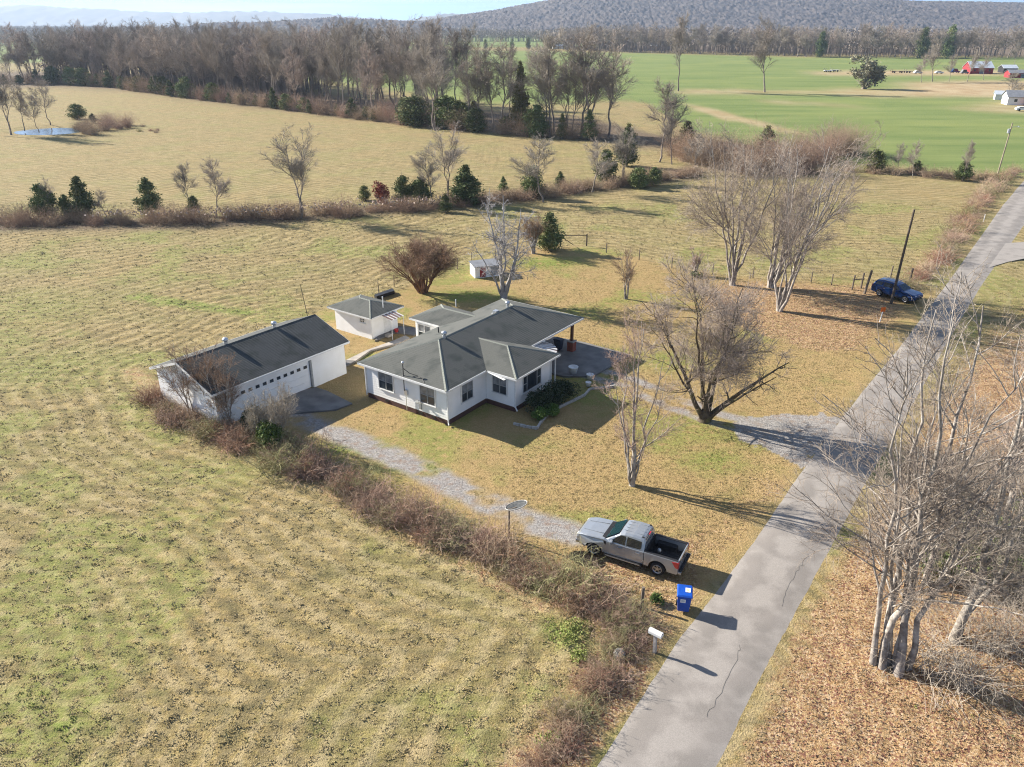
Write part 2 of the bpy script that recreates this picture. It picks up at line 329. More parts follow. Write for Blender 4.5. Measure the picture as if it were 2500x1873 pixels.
def ground_mat():
    m=bpy.data.materials.new('ground_cover'); m.use_nodes=True; t=m.node_tree;N=t.nodes;L=t.links;p=N['Principled BSDF']
    p.inputs['Roughness'].default_value=.95; p.inputs['Specular IOR Level'].default_value=.1
    geo=N.new('ShaderNodeNewGeometry')
    def noise(s,d=4,rough=.55,st=None,rot=0):
        n=N.new('ShaderNodeTexNoise'); n.inputs['Scale'].default_value=s; n.inputs['Detail'].default_value=d; n.inputs['Roughness'].default_value=rough
        if st:
            mp=N.new('ShaderNodeMapping'); mp.inputs['Scale'].default_value=st; mp.inputs['Rotation'].default_value=(0,0,rot); L.new(geo.outputs['Position'],mp.inputs[0]); L.new(mp.outputs[0],n.inputs['Vector'])
        else: L.new(geo.outputs['Position'],n.inputs['Vector'])
        return n.outputs[0]
    def ramp(x,lo,hi):
        r=N.new('ShaderNodeMapRange'); r.inputs[1].default_value=lo; r.inputs[2].default_value=hi; L.new(x,r.inputs[0]); return r.outputs[0]
    def mix(f,a,b):
        x=N.new('ShaderNodeMix'); x.data_type='RGBA'
        if isinstance(f,float): x.inputs[0].default_value=f
        else: L.new(f,x.inputs[0])
        for i,c in ((6,a),(7,b)):
            if isinstance(c,tuple): x.inputs[i].default_value=(*c,1)
            else: L.new(c,x.inputs[i])
        return x.outputs[2]
    def mul(a,b):
        x=N.new('ShaderNodeMath'); x.operation='MULTIPLY'; x.use_clamp=True
        for i,c in ((0,a),(1,b)):
            if isinstance(c,(int,float)): x.inputs[i].default_value=c
            else: L.new(c,x.inputs[i])
        return x.outputs[0]
    def attr(n):
        a=N.new('ShaderNodeAttribute'); a.attribute_name=n; s=N.new('ShaderNodeSeparateColor'); L.new(a.outputs['Color'],s.inputs[0]); return s.outputs[0],s.outputs[1],s.outputs[2],a.outputs['Alpha']
    lawn,wheat,dirt,gravel=attr('ma'); leaf,grn,wood,hedge=attr('mb')
    fine=noise(9,5,.65); med=noise(1.6,5,.6); big=noise(.09,4,.6); speck=noise(22,3,.6); huge=noise(.02,4,.6)
    rows=noise(1,4,.6,(.25,1.9,1),R(24)); rows2=noise(1,3,.6,(.05,.55,1),R(14))
    hay=mix(ramp(med,.35,.65),(.42,.30,.10),(.30,.245,.075))
    hay=mix(ramp(fine,.42,.68),hay,(.55,.42,.19))
    hay=mix(mul(ramp(rows,.52,.72),.7),hay,(.22,.175,.10))
    sp2=noise(13,3,.7); sp3=noise(5.5,4,.7)
    hay=mix(mul(ramp(noise(3.1,5,.7),.47,.62),.62),hay,(.20,.145,.06)); hay=mix(mul(ramp(noise(2.3,5,.7),.54,.66),.6),hay,(.54,.42,.26))
    hay=mix(mul(ramp(sp3,.47,.62),.75),hay,(.22,.165,.07)); hay=mix(mul(ramp(noise(4.2,4,.7),.56,.68),.5),hay,(.23,.25,.065))
    hay=mix(mul(ramp(sp2,.53,.64),.85),hay,(.10,.075,.03))
    hay=mix(mul(ramp(speck,.54,.68),.7),hay,(.15,.105,.05)); hay=mix(mul(ramp(speck,.46,.34),.6),hay,(.64,.52,.29))
    hay=mix(mul(ramp(big,.46,.66),.5),hay,(.42,.29,.11)); hay=mix(mul(ramp(big,.50,.36),.45),hay,(.26,.255,.08))
    hay=mix(mul(ramp(rows2,.5,.7),.4),hay,(.29,.245,.10))
    ra=N.new('ShaderNodeAttribute'); ra.attribute_name='rowd'
    rm=N.new('ShaderNodeMath'); rm.operation='MULTIPLY_ADD'; rm.inputs[1].default_value=4.054; L.new(ra.outputs['Fac'],rm.inputs[0])
    rn=N.new('ShaderNodeMath'); rn.operation='MULTIPLY'; rn.inputs[1].default_value=5.0; L.new(med,rn.inputs[0]); L.new(rn.outputs[0],rm.inputs[2])
    rs_=N.new('ShaderNodeMath'); rs_.operation='SINE'; L.new(rm.outputs[0],rs_.inputs[0])
    hay=mix(mul(ramp(rs_.outputs[0],.35,.95),mul(ramp(big,.4,.55),.62)),hay,(.20,.165,.085))
    hay=mix(mul(ramp(rs_.outputs[0],-.3,-.95),.35),hay,(.52,.42,.25))
    ht=mix(ramp(fine,.4,.7),(.20,.27,.045),(.34,.37,.10))
    hay=mix(mul(ramp(grn,.15,.8),ramp(med,.3,.55)),hay,ht)
    lw=mix(ramp(med,.35,.68),(.43,.29,.125),(.345,.255,.10)); lw=mix(ramp(fine,.45,.7),lw,(.57,.40,.19)); lw=mix(mul(ramp(speck,.54,.70),.6),lw,(.20,.14,.05)); lw=mix(mul(ramp(noise(6,4,.65),.5,.68),.5),lw,(.30,.22,.085))
    lg=mix(ramp(fine,.4,.7),(.21,.25,.05),(.34,.36,.10))
    b2=noise(.35,4,.65); lw=mix(mul(ramp(b2,.52,.72),.6),lw,(.27,.25,.08))
    lw=mix(mul(ramp(grn,.1,.7),ramp(med,.3,.5)),lw,lg)
    c=mix(lawn,hay,lw)
    mid=noise(1,5,.65,(.35,1.3,1),R(12)); hay2=mix(mul(ramp(mid,.5,.64),.55),hay,(.17,.15,.07)); hay=mix(mul(ramp(mid,.5,.36),.35),hay2,(.50,.40,.21)); c=mix(lawn,hay,lw)
    wn=noise(1,4,.6,(.02,.12,1),R(10)); wh=mix(ramp(wn,.35,.65),(.165,.225,.065),(.24,.285,.09)); wh=mix(mul(ramp(huge,.5,.68),.7),wh,(.28,.31,.09))
    wrow=noise(1,3,.6,(.05,.9,1),R(-28)); wh=mix(mul(ramp(wrow,.5,.75),.45),wh,(.12,.195,.05))
    c=mix(wheat,c,wh)
    dt=mix(ramp(big,.4,.6),(.42,.30,.16),(.50,.39,.23)); c=mix(dirt,c,dt)
    wd=mix(ramp(med,.4,.6),(.15,.105,.075),(.22,.17,.11)); c=mix(wood,c,wd)
    v=N.new('ShaderNodeTexVoronoi'); v.inputs['Scale'].default_value=11; L.new(geo.outputs['Position'],v.inputs['Vector'])
    vs=N.new('ShaderNodeSeparateColor'); L.new(v.outputs['Color'],vs.inputs[0])
    lf=mix(ramp(vs.outputs[0],.2,.8),(.40,.235,.105),(.54,.37,.19)); lf=mix(ramp(vs.outputs[1],.72,.8),lf,(.62,.44,.27)); lf=mix(ramp(vs.outputs[2],.74,.8),lf,(.26,.12,.08))
    lf=mix(mul(ramp(fine,.5,.7),.5),lf,(.36,.27,.12)); lf=mix(mul(ramp(speck,.58,.72),.5),lf,(.16,.09,.05))
    x=N.new('ShaderNodeMath'); x.operation='ADD'; L.new(leaf,x.inputs[0]); 
    fm=N.new('ShaderNodeMath'); fm.operation='MULTIPLY_ADD'; fm.inputs[1].default_value=.9; fm.inputs[2].default_value=-.45; L.new(med,fm.inputs[0]); L.new(fm.outputs[0],x.inputs[1])
    c=mix(ramp(x.outputs[0],.35,.62),c,lf)
    v2=N.new('ShaderNodeTexVoronoi'); v2.inputs['Scale'].default_value=9; L.new(geo.outputs['Position'],v2.inputs['Vector'])
    v2s=N.new('ShaderNodeSeparateColor'); L.new(v2.outputs['Color'],v2s.inputs[0])
    gv=mix(v2s.outputs[0],(.27,.25,.235),(.44,.415,.39)); gv=mix(mul(ramp(med,.5,.68),.6),gv,(.30,.19,.12))
    c=mix(gravel,c,gv)
    hs=N.new('ShaderNodeHueSaturation'); hs.inputs['Saturation'].default_value=.96; hs.inputs['Value'].default_value=.79; L.new(c,hs.inputs['Color']); L.new(hs.outputs[0],p.inputs['Base Color'])
    b=N.new('ShaderNodeBump'); b.inputs['Distance'].default_value=.10; b.inputs['Strength'].default_value=.9
    a=N.new('ShaderNodeMath'); a.operation='ADD'; L.new(fine,a.inputs[0]); s5=N.new('ShaderNodeMath'); s5.operation='MULTIPLY'; s5.inputs[1].default_value=.45; L.new(speck,s5.inputs[0]); L.new(s5.outputs[0],a.inputs[1])
    r5=N.new('ShaderNodeMath'); r5.operation='MULTIPLY_ADD'; r5.inputs[1].default_value=-1.2; L.new(rows,r5.inputs[0]); L.new(a.outputs[0],r5.inputs[2])
    L.new(r5.outputs[0],b.inputs['Height']); L.new(b.outputs[0],p.inputs['Normal'])
    return m
gme.materials.append(ground_mat())
go=link('ground',gme); tag(go,kind='structure')
# road
def strip(La,Rb,z,name,m,n=1):
    vs=[];fs=[]
    k=6
    def res(P):
        out=[]
        for a,b in zip(P[:-1],P[1:]):
            for i in range(12): t=i/12; out.append((a[0]+(b[0]-a[0])*t,a[1]+(b[1]-a[1])*t))
        return out+[P[-1]]
    A=res(La);B=res(Rb)
    rg=random.Random(3)
    for i,(a,b) in enumerate(zip(A,B)):
        ja=rg.uniform(-.035,.035); jb=rg.uniform(-.035,.035)
        for j in range(k+1):
            t=j/k; t2=t+(ja/5 if j==0 else jb/5 if j==k else 0)
            cr=.05*(1-(2*t-1)**2)
            vs.append((a[0]+(b[0]-a[0])*t2,a[1]+(b[1]-a[1])*t2,z+cr-(0.06 if j in(0,k) else 0)))
    for i in range(len(A)-1):
        for j in range(k):
            q=i*(k+1)+j; fs.append((q,q+1,q+k+2,q+k+1))
    b=MB(); b.add(vs,fs); o=b.build(name,m,smooth=True); at=o.data.attributes.new('lat','FLOAT','POINT'); at.data.foreach_set('value',np.array([j/k for i in range(len(A)) for j in range(k+1)],np.float32)); return o
def road_mat():
    m=mat('asphalt',(.235,.212,.192),.9,(.20,.182,.165),.5,bump=.004,bscale=60,detail=8)
    t=m.node_tree;N=t.nodes;L=t.links;p=N['Principled BSDF']
    src=p.inputs['Base Color'].links[0].from_socket; geo=N.new('ShaderNodeNewGeometry')
    # paler wheel tracks: use cracks + fine speckle
    def nz(s,d): 
        n=N.new('ShaderNodeTexNoise'); n.inputs['Scale'].default_value=s; n.inputs['Detail'].default_value=d; L.new(geo.outputs['Position'],n.inputs['Vector']); return n.outputs[0]
    la=N.new('ShaderNodeAttribute'); la.attribute_name='lat'
    nn=N.new('ShaderNodeMath'); nn.operation='MULTIPLY_ADD'; nn.inputs[1].default_value=.10; L.new(nz(.35,3),nn.inputs[0]); L.new(la.outputs['Fac'],nn.inputs[2])
    cs=N.new('ShaderNodeMath'); cs.operation='MULTIPLY_ADD'; cs.inputs[1].default_value=12.566; cs.inputs[2].default_value=-3.77; L.new(nn.outputs[0],cs.inputs[0])
    sn=N.new('ShaderNodeMath'); sn.operation='COSINE'; L.new(cs.outputs[0],sn.inputs[0])
    tr=N.new('ShaderNodeMath'); tr.operation='MULTIPLY_ADD'; tr.inputs[1].default_value=-.11; L.new(sn.outputs[0],tr.inputs[0]); L.new(nz(.8,5),tr.inputs[2])
    r=N.new('ShaderNodeMapRange'); r.inputs[1].default_value=.4; r.inputs[2].default_value=.62; L.new(tr.outputs[0],r.inputs[0])
    x=N.new('ShaderNodeMix'); x.data_type='RGBA'; L.new(r.outputs[0],x.inputs[0]); L.new(src,x.inputs[6]); x.inputs[7].default_value=(.285,.26,.236,1)
    sp=N.new('ShaderNodeMapRange'); sp.inputs[1].default_value=.35; sp.inputs[2].default_value=.7; sp.inputs[3].default_value=.85; sp.inputs[4].default_value=1.15; L.new(nz(30,3),sp.inputs[0])
    ml=N.new('ShaderNodeMix'); ml.data_type='RGBA'; ml.blend_type='MULTIPLY'; ml.inputs[0].default_value=1; L.new(x.outputs[2],ml.inputs[6]); L.new(sp.outputs[0],ml.inputs[7])
    L.new(ml.outputs[2],p.inputs['Base Color']); return m
M['asphalt']=road_mat()
tag(strip(ROADL,ROADR,.0,'road',M['asphalt']),kind='structure')
# side road / drive mouth at right edge of the road
b=MB(); pts=[G(*p) for p in [(2395,660),(2430,596),(2520,590),(2640,600),(2640,632),(2520,628),(2460,640)]]
b.poly([(x,y,.03) for x,y in pts]); tag(b.build('side_road',M['asphalt']),kind='structure')
# cracks in the asphalt: thin dark sealed lines
M['crack']=mat('crack',(.18,.165,.15),.95)
rg=random.Random(9); b=MB()
for path in ([(1725,1752),(1760,1690),(1800,1610),(1808,1570)],[(1905,1480),(1930,1420),(1955,1380),(1975,1350)]):
    P=[G(*p) for p in path]; pts=[]
    for a,c in zip(P[:-1],P[1:]):
        for i in range(7):
            t=i/7; pts.append((a[0]+(c[0]-a[0])*t+rg.uniform(-.06,.06),a[1]+(c[1]-a[1])*t+rg.uniform(-.06,.06)))
    for a,c in zip(pts[:-1],pts[1:]):
        b.beam((a[0],a[1],.053),(c[0],c[1],.053),.012,.004)
tag(b.build('road_crack',M['crack']),kind='structure')
# pond
b=MB(); n=24
b.poly([(PONDC[0]+11*math.cos(t)*(1+.15*math.sin(3*t)),PONDC[1]+8.5*math.sin(t)*(1+.12*math.cos(2*t+1)),-.55) for t in [2*math.pi*i/n for i in range(n)]])
M['water']=mat('pond_water',(.10,.12,.13),.06,spec=.9,bump=.01,bscale=3); tag(b.build('pond',M['water']),kind='structure')
# ---------------------------------------------------------------- far hills
M['hill']=mat('wooded_hillside',(.11,.09,.08),.98,(.04,.036,.04),.035,detail=8,coord='Object')
M['ridge_far']=mat('far_ridge',(.10,.10,.09),1.0,(.14,.13,.11),.01)
def hill(name,prof,y0,depth,m,nx=420,ny=60,rough=7.0,seed=3,label=None):
    """prof: [(x, height)] crest profile at distance y0+depth"""
    xs=np.linspace(prof[0][0],prof[-1][0],nx); hc=np.interp(xs,[p[0] for p in prof],[p[1] for p in prof])
    ys=np.linspace(0,1,ny); XX,TT=np.meshgrid(xs,ys)
    HH=hc[None,:]*np.sin(np.clip(TT/.75,0,1)*math.pi/2)**1.3*(1-.25*np.clip((TT-.75)/.25,0,1))
    YY=y0+TT*depth+ (fbm(XX*.002,TT*2,seed,3)-.5)*depth*.1
    HH=HH*(1+(fbm(XX*.004,YY*.004,seed+5,4)-.5)*.18*np.clip(1-TT,0,1)*2)
    rs=np.random.RandomState(seed); HH=HH+(rs.rand(*HH.shape)**1.5)*rough*np.clip(HH/10,0,1)-1
    i=np.arange(nx*ny).reshape(ny,nx); f=np.stack([i[:-1,:-1],i[:-1,1:],i[1:,1:],i[1:,:-1]],-1).reshape(-1,4)
    o=link(name,npmesh(name,np.stack([XX,YY,HH],-1),f,[m])); tag(o,kind='structure'); return o
def crest(pts,D): # (u, v) of crest in the photo -> (x, height) at distance D
    out=[]
    for u,v in pts:
        a=(u-1250)/FPX; b=-(v-936.5)/FPX; s,c=math.sin(PITCH),math.cos(PITCH)
        ry=c+b*s; rz=-s+b*c; t=D/ry; out.append((a*t,CAMH+rz*t))
    return out
hill('hill',crest([(880,60),(960,58),(1040,56),(1120,43),(1220,28),(1340,6),(1420,-3),(1650,-8),(1900,-6),(2050,0),(2180,7),(2350,9),(2500,11),(2700,25),(3300,45)],3000),2150,1130,M['hill'],nx=900,ny=150,rough=9,seed=3)
hill('hill',crest([(500,60),(640,57),(820,45),(900,50),(1000,56),(1100,58)],2600),2300,420,M['hill'],nx=240,ny=30,rough=8,seed=8)
hill('hill',crest([(-900,40),(-300,24),(0,17),(90,16),(180,22),(320,30),(450,34),(600,30),(760,35),(900,47),(1030,55)],8200),7400,1100,M['ridge_far'],nx=200,ny=14,rough=20,seed=13)
hill('hill',crest([(980,58),(1030,45),(1080,36),(1150,38),(1300,50),(1500,56)],6800),6300,700,M['ridge_far'],nx=80,ny=12,rough=15,seed=17)
# ---------------------------------------------------------------- haze
b=MB(); b.box(-6500,6500,-160,9600,-3,205); hz=b.build('haze',None)
hm=bpy.data.materials.new('haze_air'); hm.use_nodes=True; ht=hm.node_tree
for n in list(ht.nodes):
    if n.type=='BSDF_PRINCIPLED': ht.nodes.remove(n)
pv=ht.nodes.new('ShaderNodeVolumePrincipled'); pv.inputs['Color'].default_value=(.60,.76,1,1); pv.inputs['Density'].default_value=.000085; pv.inputs['Anisotropy'].default_value=.2
ht.links.new(pv.outputs[0],[n for n in ht.nodes if n.type=='OUTPUT_MATERIAL'][0].inputs['Volume'])
hz.data.materials.append(hm); tag(hz,kind='stuff')
# ================================================================ buildings
SLOPE=.33
def clip_poly(poly,lo,hi):
    """clip list of (s,t) to lo<=t<=hi"""
    def half(P,c,sg):
        o=[]
        for i in range(len(P)):
            a=P[i];b=P[(i+1)%len(P)]; da=sg*(a[1]-c); db=sg*(b[1]-c)
            if da>=0: o.append(a)
            if (da>0 and db<0) or (da<0 and db>0):
                k=da/(da-db); o.append((a[0]+(b[0]-a[0])*k,a[1]+(b[1]-a[1])*k))
        return o
    P=half(poly,lo,1)
    return half(P,hi,-1) if P else []
def roof_face(parent,poly3,m,expo=.18,lift=.008,label=None):
    """one slope of a shingled roof: overlapping courses with a proud lower edge, plus the deck under it"""
    P=[Vector(p) for p in poly3]
    n=(P[1]-P[0]).cross(P[2]-P[0]).normalized()
    if n.z<0: n=-n
    s=Vector((0,0,1)).cross(n).normalized(); t=n.cross(s).normalized()
    if t.z<0: t=-t; 
    O=P[0]; st=[((p-O).dot(s),(p-O).dot(t)) for p in P]
    t0=min(q[1] for q in st); t1=max(q[1] for q in st)
    b=MB(); k=t0; rg=random.Random(int(abs(t0*97+t1*31)*10)+len(P))
    deck=[p for p in P]; b.poly([p-n*.005 for p in deck])
    while k<t1-1e-3:
        hi=min(k+expo,t1); c=clip_poly(st,k,hi)
        if len(c)>=3:
            top=[]
            for (a,d) in c:
                u=1-(d-k)/expo; top.append(O+s*a+t*d+n*(.004+lift*max(0,u)))
            b.poly(top)
            low=[(a,d) for a,d in c if abs(d-k)<1e-4]
            if len(low)>=2:
                a0=min(low)[0]; a1=max(low)[0]
                b.poly([O+s*a0+t*k+n*(.004+lift),O+s*a1+t*k+n*(.004+lift),O+s*a1+t*k,O+s*a0+t*k])
        k=hi
    o=b.build('roof_slope',m,parent)
    if label: o['label']=label
    return o
def ridge_cap(parent,pts,m=None,w=.26):
    for a,c in pts:
        a=Vector(a);c=Vector(c); d=(c-a).normalized(); sd=d.cross(Vector((0,0,1))).normalized(); b=MB()
        L=(c-a).length; k=0
        while k<L-.01:
            e=min(k+.3,L); p=a+d*k; q=a+d*e; h=Vector((0,0,.045)); h2=Vector((0,0,.03))
            b.add([p+sd*w/2-h*.9+h2*.3,p+h,p-sd*w/2-h*.9+h2*.3,q+sd*w/2-h*.9,q+h2,q-sd*w/2-h*.9],[(0,1,4,3),(1,2,5,4),(0,2,1)])
            k=e
        b.build('ridge_cap',m or M['ridge'],parent)
def lap_wall(parent,p,q,z0,z1,m,lap=.2,name='wall',top=None):
    """vertical wall from p to q (local xy), outside on the right of p->q, clapboards overlapping"""
    p=Vector((p[0],p[1],0));q=Vector((q[0],q[1],0));d=(q-p).normalized();n=Vector((d.y,-d.x,0)); b=MB(); z=z0
    b.add([p+Vector((0,0,z0)),q+Vector((0,0,z0)),q+Vector((0,0,z1)),p+Vector((0,0,z1))],[(0,1,2,3)])
    while z<z1-1e-3:
        e=min(z+lap,z1); o0=n*.016; o1=n*.006
        A=p+o0+Vector((0,0,z));B=q+o0+Vector((0,0,z));C=q+o1+Vector((0,0,e));D=p+o1+Vector((0,0,e))
        b.poly([A,B,C,D]); b.poly([p+Vector((0,0,z)),q+Vector((0,0,z)),B,A]); z=e
    return b.build(name,m,parent)
def window(parent,c,n,wd,z0,z1,bays=2,frame='sash',glass=None,picture=False,trim='white_trim'):
    """window on a wall: c = centre (x,y) on the wall, n = outward normal (x,y)"""
    n=Vector((n[0],n[1],0)).normalized(); s=Vector((-n.y,n.x,0)); c=Vector((c[0],c[1],0)); b=MB()
    def bar(a0,a1,h0,h1,d0,d1):
        P=[c+s*a+n*d+Vector((0,0,h)) for h in(h0,h1) for a,d in((a0,d0),(a1,d0),(a1,d1),(a0,d1))]
        b.add(P,[(0,3,2,1),(4,5,6,7),(0,1,5,4),(1,2,6,5),(2,3,7,6),(3,0,4,7)])
    t=.07; H=wd/2
    bar(-H-t,H+t,z1,z1+t,.0,.06); bar(-H-t,-H,z0,z1,.0,.06); bar(H,H+t,z0,z1,.0,.06)
    f=b.build('window',M[trim],parent)
    b=MB(); bar(-H-.11,H+.11,z0-.06,z0,.0,.10); b.build('sill',M[trim],f)
    if picture: spl=[(-H,-H+wd*.22,True),(-H+wd*.22,H-wd*.22,False),(H-wd*.22,H,True)]
    else: spl=[(-H+wd*i/bays,-H+wd*(i+1)/bays,True) for i in range(bays)]
    for a0,a1,dh in spl:
        b=MB(); g=.045
        bar(a0+.005,a0+g,z0,z1,.005,.045); bar(a1-g,a1-.005,z0,z1,.005,.045); bar(a0+g,a1-g,z0,z0+g,.005,.045); bar(a0+g,a1-g,z1-g,z1,.005,.045)
        zm=(z0+z1)/2
        if dh: bar(a0+g,a1-g,zm-.025,zm+.025,.005,.05)
        b.build('sash',M[frame],f)
        for h0,h1,up in (((z0+g,zm-.025,0),(zm+.025,z1-g,1)) if dh else ((z0+g,z1-g,1),)):
            b=MB(); bar(a0+g,a1-g,h0,h1,.008,.02); b.build('pane',glass[up] if glass else M['glass'],f)
    return f
def gutter(parent,pts,z,drop=.16,m=None):
    for a,c in pts:
        a=Vector((*a,z-drop/2));c=Vector((*c,z-drop/2)); b=MB(); b.beam(a,c,.05,drop); d=(c-a).normalized(); sd=Vector((d.y,-d.x,0))
        b.beam(a+sd*.06+Vector((0,0,.02)),c+sd*.06+Vector((0,0,.02)),.09,.1)
        b.build('gutter',m or M['white_trim'],parent)
def turbine(parent,x,y,z,s=1.0):
    b=MB(); b.lathe((x,y,z-.25),[(.13*s,0),(.13*s,.32),(.11*s,.34)],12); o=b.build('roof_vent',M['metal'],parent,smooth=False)
    b=MB(); b.lathe((x,y,z+.07),[(.12*s,0),(.19*s,.08),(.21*s,.17),(.17*s,.27),(.06*s,.33),(.02*s,.34)],14); b.build('turbine_cap',M['metal'],o,smooth=True)
    b=MB()
    for i in range(14):
        t=2*math.pi*i/14; b.beam((x+.195*s*math.cos(t),y+.195*s*math.sin(t),z+.14),(x+.2*s*math.cos(t+.1),y+.2*s*math.sin(t+.1),z+.30),.02,.02)
    b.build('turbine_blade',M['metal'],o)
def wall_quad(b,pts): b.poly(pts)
# ---------------- farmhouse.  local x = along the front, local y = towards the back (y=-w)
HX,HY,HA=-4.71,50.64,R(54.3)
house=empty('farmhouse',(HX,HY,0),HA,'long white single storey farmhouse with grey-green hipped roof, front wing and carport','house')
W0,W1,WZ=.32,2.78,2.78
def H(u,w): return (u,-w)
seg=[((.45,-8.65),(.45,-.35)),((.45,-.35),(5.1,-.35)),((5.1,-.35),(5.1,2.42)),((5.1,2.42),(9.95,2.42)),((9.95,2.42),(9.95,-.35)),((9.95,-.35),(13.4,-.35)),((13.4,-.35),(13.4,-8.65)),((13.4,-8.65),(.45,-8.65))]
for i,(p,q) in enumerate(seg):
    P=H(*p);Q=H(*q)
    # orientation so that the outside is on the right of p->q
    lap_wall(house,P,Q,W0,W1,M['white'])
    d=Vector((Q[0]-P[0],Q[1]-P[1],0)).normalized(); n=Vector((d.y,-d.x,0)); b=MB()
    a=Vector((*P,0))-n*.03;c=Vector((*Q,0))-n*.03
    b.prism([a+Vector((0,0,-.2)),c+Vector((0,0,-.2)),c+Vector((0,0,W0)),a+Vector((0,0,W0))],n*.035)
    b.build('foundation',M['brick'],house)
for (u,w) in [(.45,-.35),(.45,-8.65),(5.1,2.42),(9.95,2.42),(5.1,-.35)]:
    b=MB(); x,y=H(u,w); b.box(x-.05,x+.05,y-.05,y+.05,W0-.02,W1); b.build('corner_board',M['white_trim'],house)
# foundation vents
for w in (-6.55,-3.05,-1.75):
    b=MB(); b.box(.40,.44,-w-.2,-w+.2,.08,.24); b.build('foundation_vent',M['darkmetal'],house)
# inner box keeps rooms dark: ceiling/soffit
def ringbox(parent,outer,z0,z1,m,name='soffit'):
    b=MB(); b.prism([(u,-w,z0) for u,w in outer],(0,0,z1-z0)); return b.build(name,m,parent)
E0=2.95
ringbox(house,[(0,0),(4.72,0),(4.72,2.84),(10.66,2.84),(10.66,0),(19.1,0),(19.1,-9.08),(0.04,-9.08),(.04,-.04)],2.785,2.90,M['white_trim'])
def hz_(u,w,z): return (u,-w,z)
RZ=E0+4.55*SLOPE
sm=M['shingle']
roof_face(house,[hz_(0,0,E0),hz_(19.14,0,E0),hz_(14.59,-4.55,RZ),hz_(4.55,-4.55,RZ)],sm)
roof_face(house,[hz_(19.14,-9.1,E0),hz_(0,-9.1,E0),hz_(4.55,-4.55,RZ),hz_(14.59,-4.55,RZ)],sm)
roof_face(house,[hz_(0,-9.1,E0),hz_(0,0,E0),hz_(4.55,-4.55,RZ)],sm)
roof_face(house,[hz_(19.14,0,E0),hz_(19.14,-9.1,E0),hz_(14.59,-4.55,RZ)],sm)
WR=E0+3.03*SLOPE
roof_face(house,[hz_(4.66,.02,E0),hz_(4.66,2.88,E0),hz_(7.69,-.15,WR),hz_(7.69,-3.05,WR)],sm)
roof_face(house,[hz_(10.72,2.88,E0),hz_(10.72,.02,E0),hz_(7.69,-3.05,WR),hz_(7.69,-.15,WR)],sm)
roof_face(house,[hz_(4.66,2.88,E0),hz_(10.72,2.88,E0),hz_(7.69,-.15,WR)],sm)
ridge_cap(house,[(hz_(0,0,E0+.02),hz_(4.55,-4.55,RZ)),(hz_(0,-9.1,E0+.02),hz_(4.55,-4.55,RZ)),(hz_(4.55,-4.55,RZ),hz_(14.59,-4.55,RZ)),(hz_(19.14,0,E0+.02),hz_(14.59,-4.55,RZ)),(hz_(19.14,-9.1,E0+.02),hz_(14.59,-4.55,RZ)),
    (hz_(7.69,-3.03,WR),hz_(7.69,-.15,WR)),(hz_(4.66,2.88,E0+.02),hz_(7.69,-.15,WR)),(hz_(10.72,2.88,E0+.02),hz_(7.69,-.15,WR))])
gutter(house,[(H(4.6,.02),H(.0,.02)),(H(10.74,2.9),H(4.64,2.9)),(H(19.15,.02),H(10.8,.02)),(H(4.64,2.9),H(4.64,.15)),(H(-.02,0),H(-.02,-9.1)),(H(10.74,.15),H(10.74,2.9))],E0+.005)
gutter(house,[(H(19.16,-9.1),H(19.16,0))],E0+.005)
# rear ell
u0,u1,wa,wb=9.9,14.4,-12.75,-9.0; um=(u0+u1)/2; hh=(u1-u0)/2; EZ=E0+hh*SLOPE
roof_face(house,[hz_(u0,wa,E0),hz_(u0,-9.1,E0),hz_(um,-9.1+hh,EZ),hz_(um,wa+hh,EZ)],sm)
roof_face(house,[hz_(u1,-9.1,E0),hz_(u1,wa,E0),hz_(um,wa+hh,EZ),hz_(um,-9.1+hh,EZ)],sm)
roof_face(house,[hz_(u1,wa,E0),hz_(u0,wa,E0),hz_(um,wa+hh,EZ)],sm)
ridge_cap(house,[(hz_(u0,wa,E0+.02),hz_(um,wa+hh,EZ)),(hz_(u1,wa,E0+.02),hz_(um,wa+hh,EZ)),(hz_(um,wa+hh,EZ),hz_(um,-9.1+hh,EZ))])
ringbox(house,[(u0+.04,wa+.04),(u0+.04,-9.09),(u1-.04,-9.09),(u1-.04,wa+.04)],2.785,2.90,M['white_trim'])
gutter(house,[(H(u0,-9.15),H(u0,wa)),(H(u0,wa),H(u1,wa))],E0+.005)
for p,q in [((u0+.4,-8.66),(u0+.4,wa+.4)),((u0+.4,wa+.4),(u1-.4,wa+.4)),((u1-.4,wa+.4),(u1-.4,-8.66))]:
    P,Q=H(*p),H(*q); lap_wall(house,Q,P,.1,W1,M['white'])
window(house,(u0+.4-.0,11.3),(-1,0),1.5,1.05,2.45,2,frame='white_trim',glass=(M['glass'],M['curtain']))
# windows
cu=(M['glass'],M['curtain'])
window(house,(.45-.028,6.52),(-1,0),1.5,1.12,2.55,2,glass=cu)
window(house,(.45-.028,2.25),(-1,0),1.45,1.12,2.55,2,glass=cu)
window(house,(2.7,.35-.028),(0,-1),1.32,1.12,2.55,2,glass=cu)
window(house,(5.1-.028,-1.0),(-1,0),1.32,1.12,2.55,2,glass=cu)
window(house,(7.3,-2.42-.028),(0,-1),2.45,1.12,2.5,picture=True)
# door under the awning, and its step
b=MB(); b.box(10.6,11.55,.29,.34,.45,2.5); dr=b.build('door',M['sash'],house); b=MB(); b.box(10.8,11.35,.27,.288,1.5,2.3); b.build('pane',M['glass'],dr)
b=MB(); b.box(10.2,12.6,-.9,.3,-.1,.42); b.build('step',M['oldconcrete'],house)
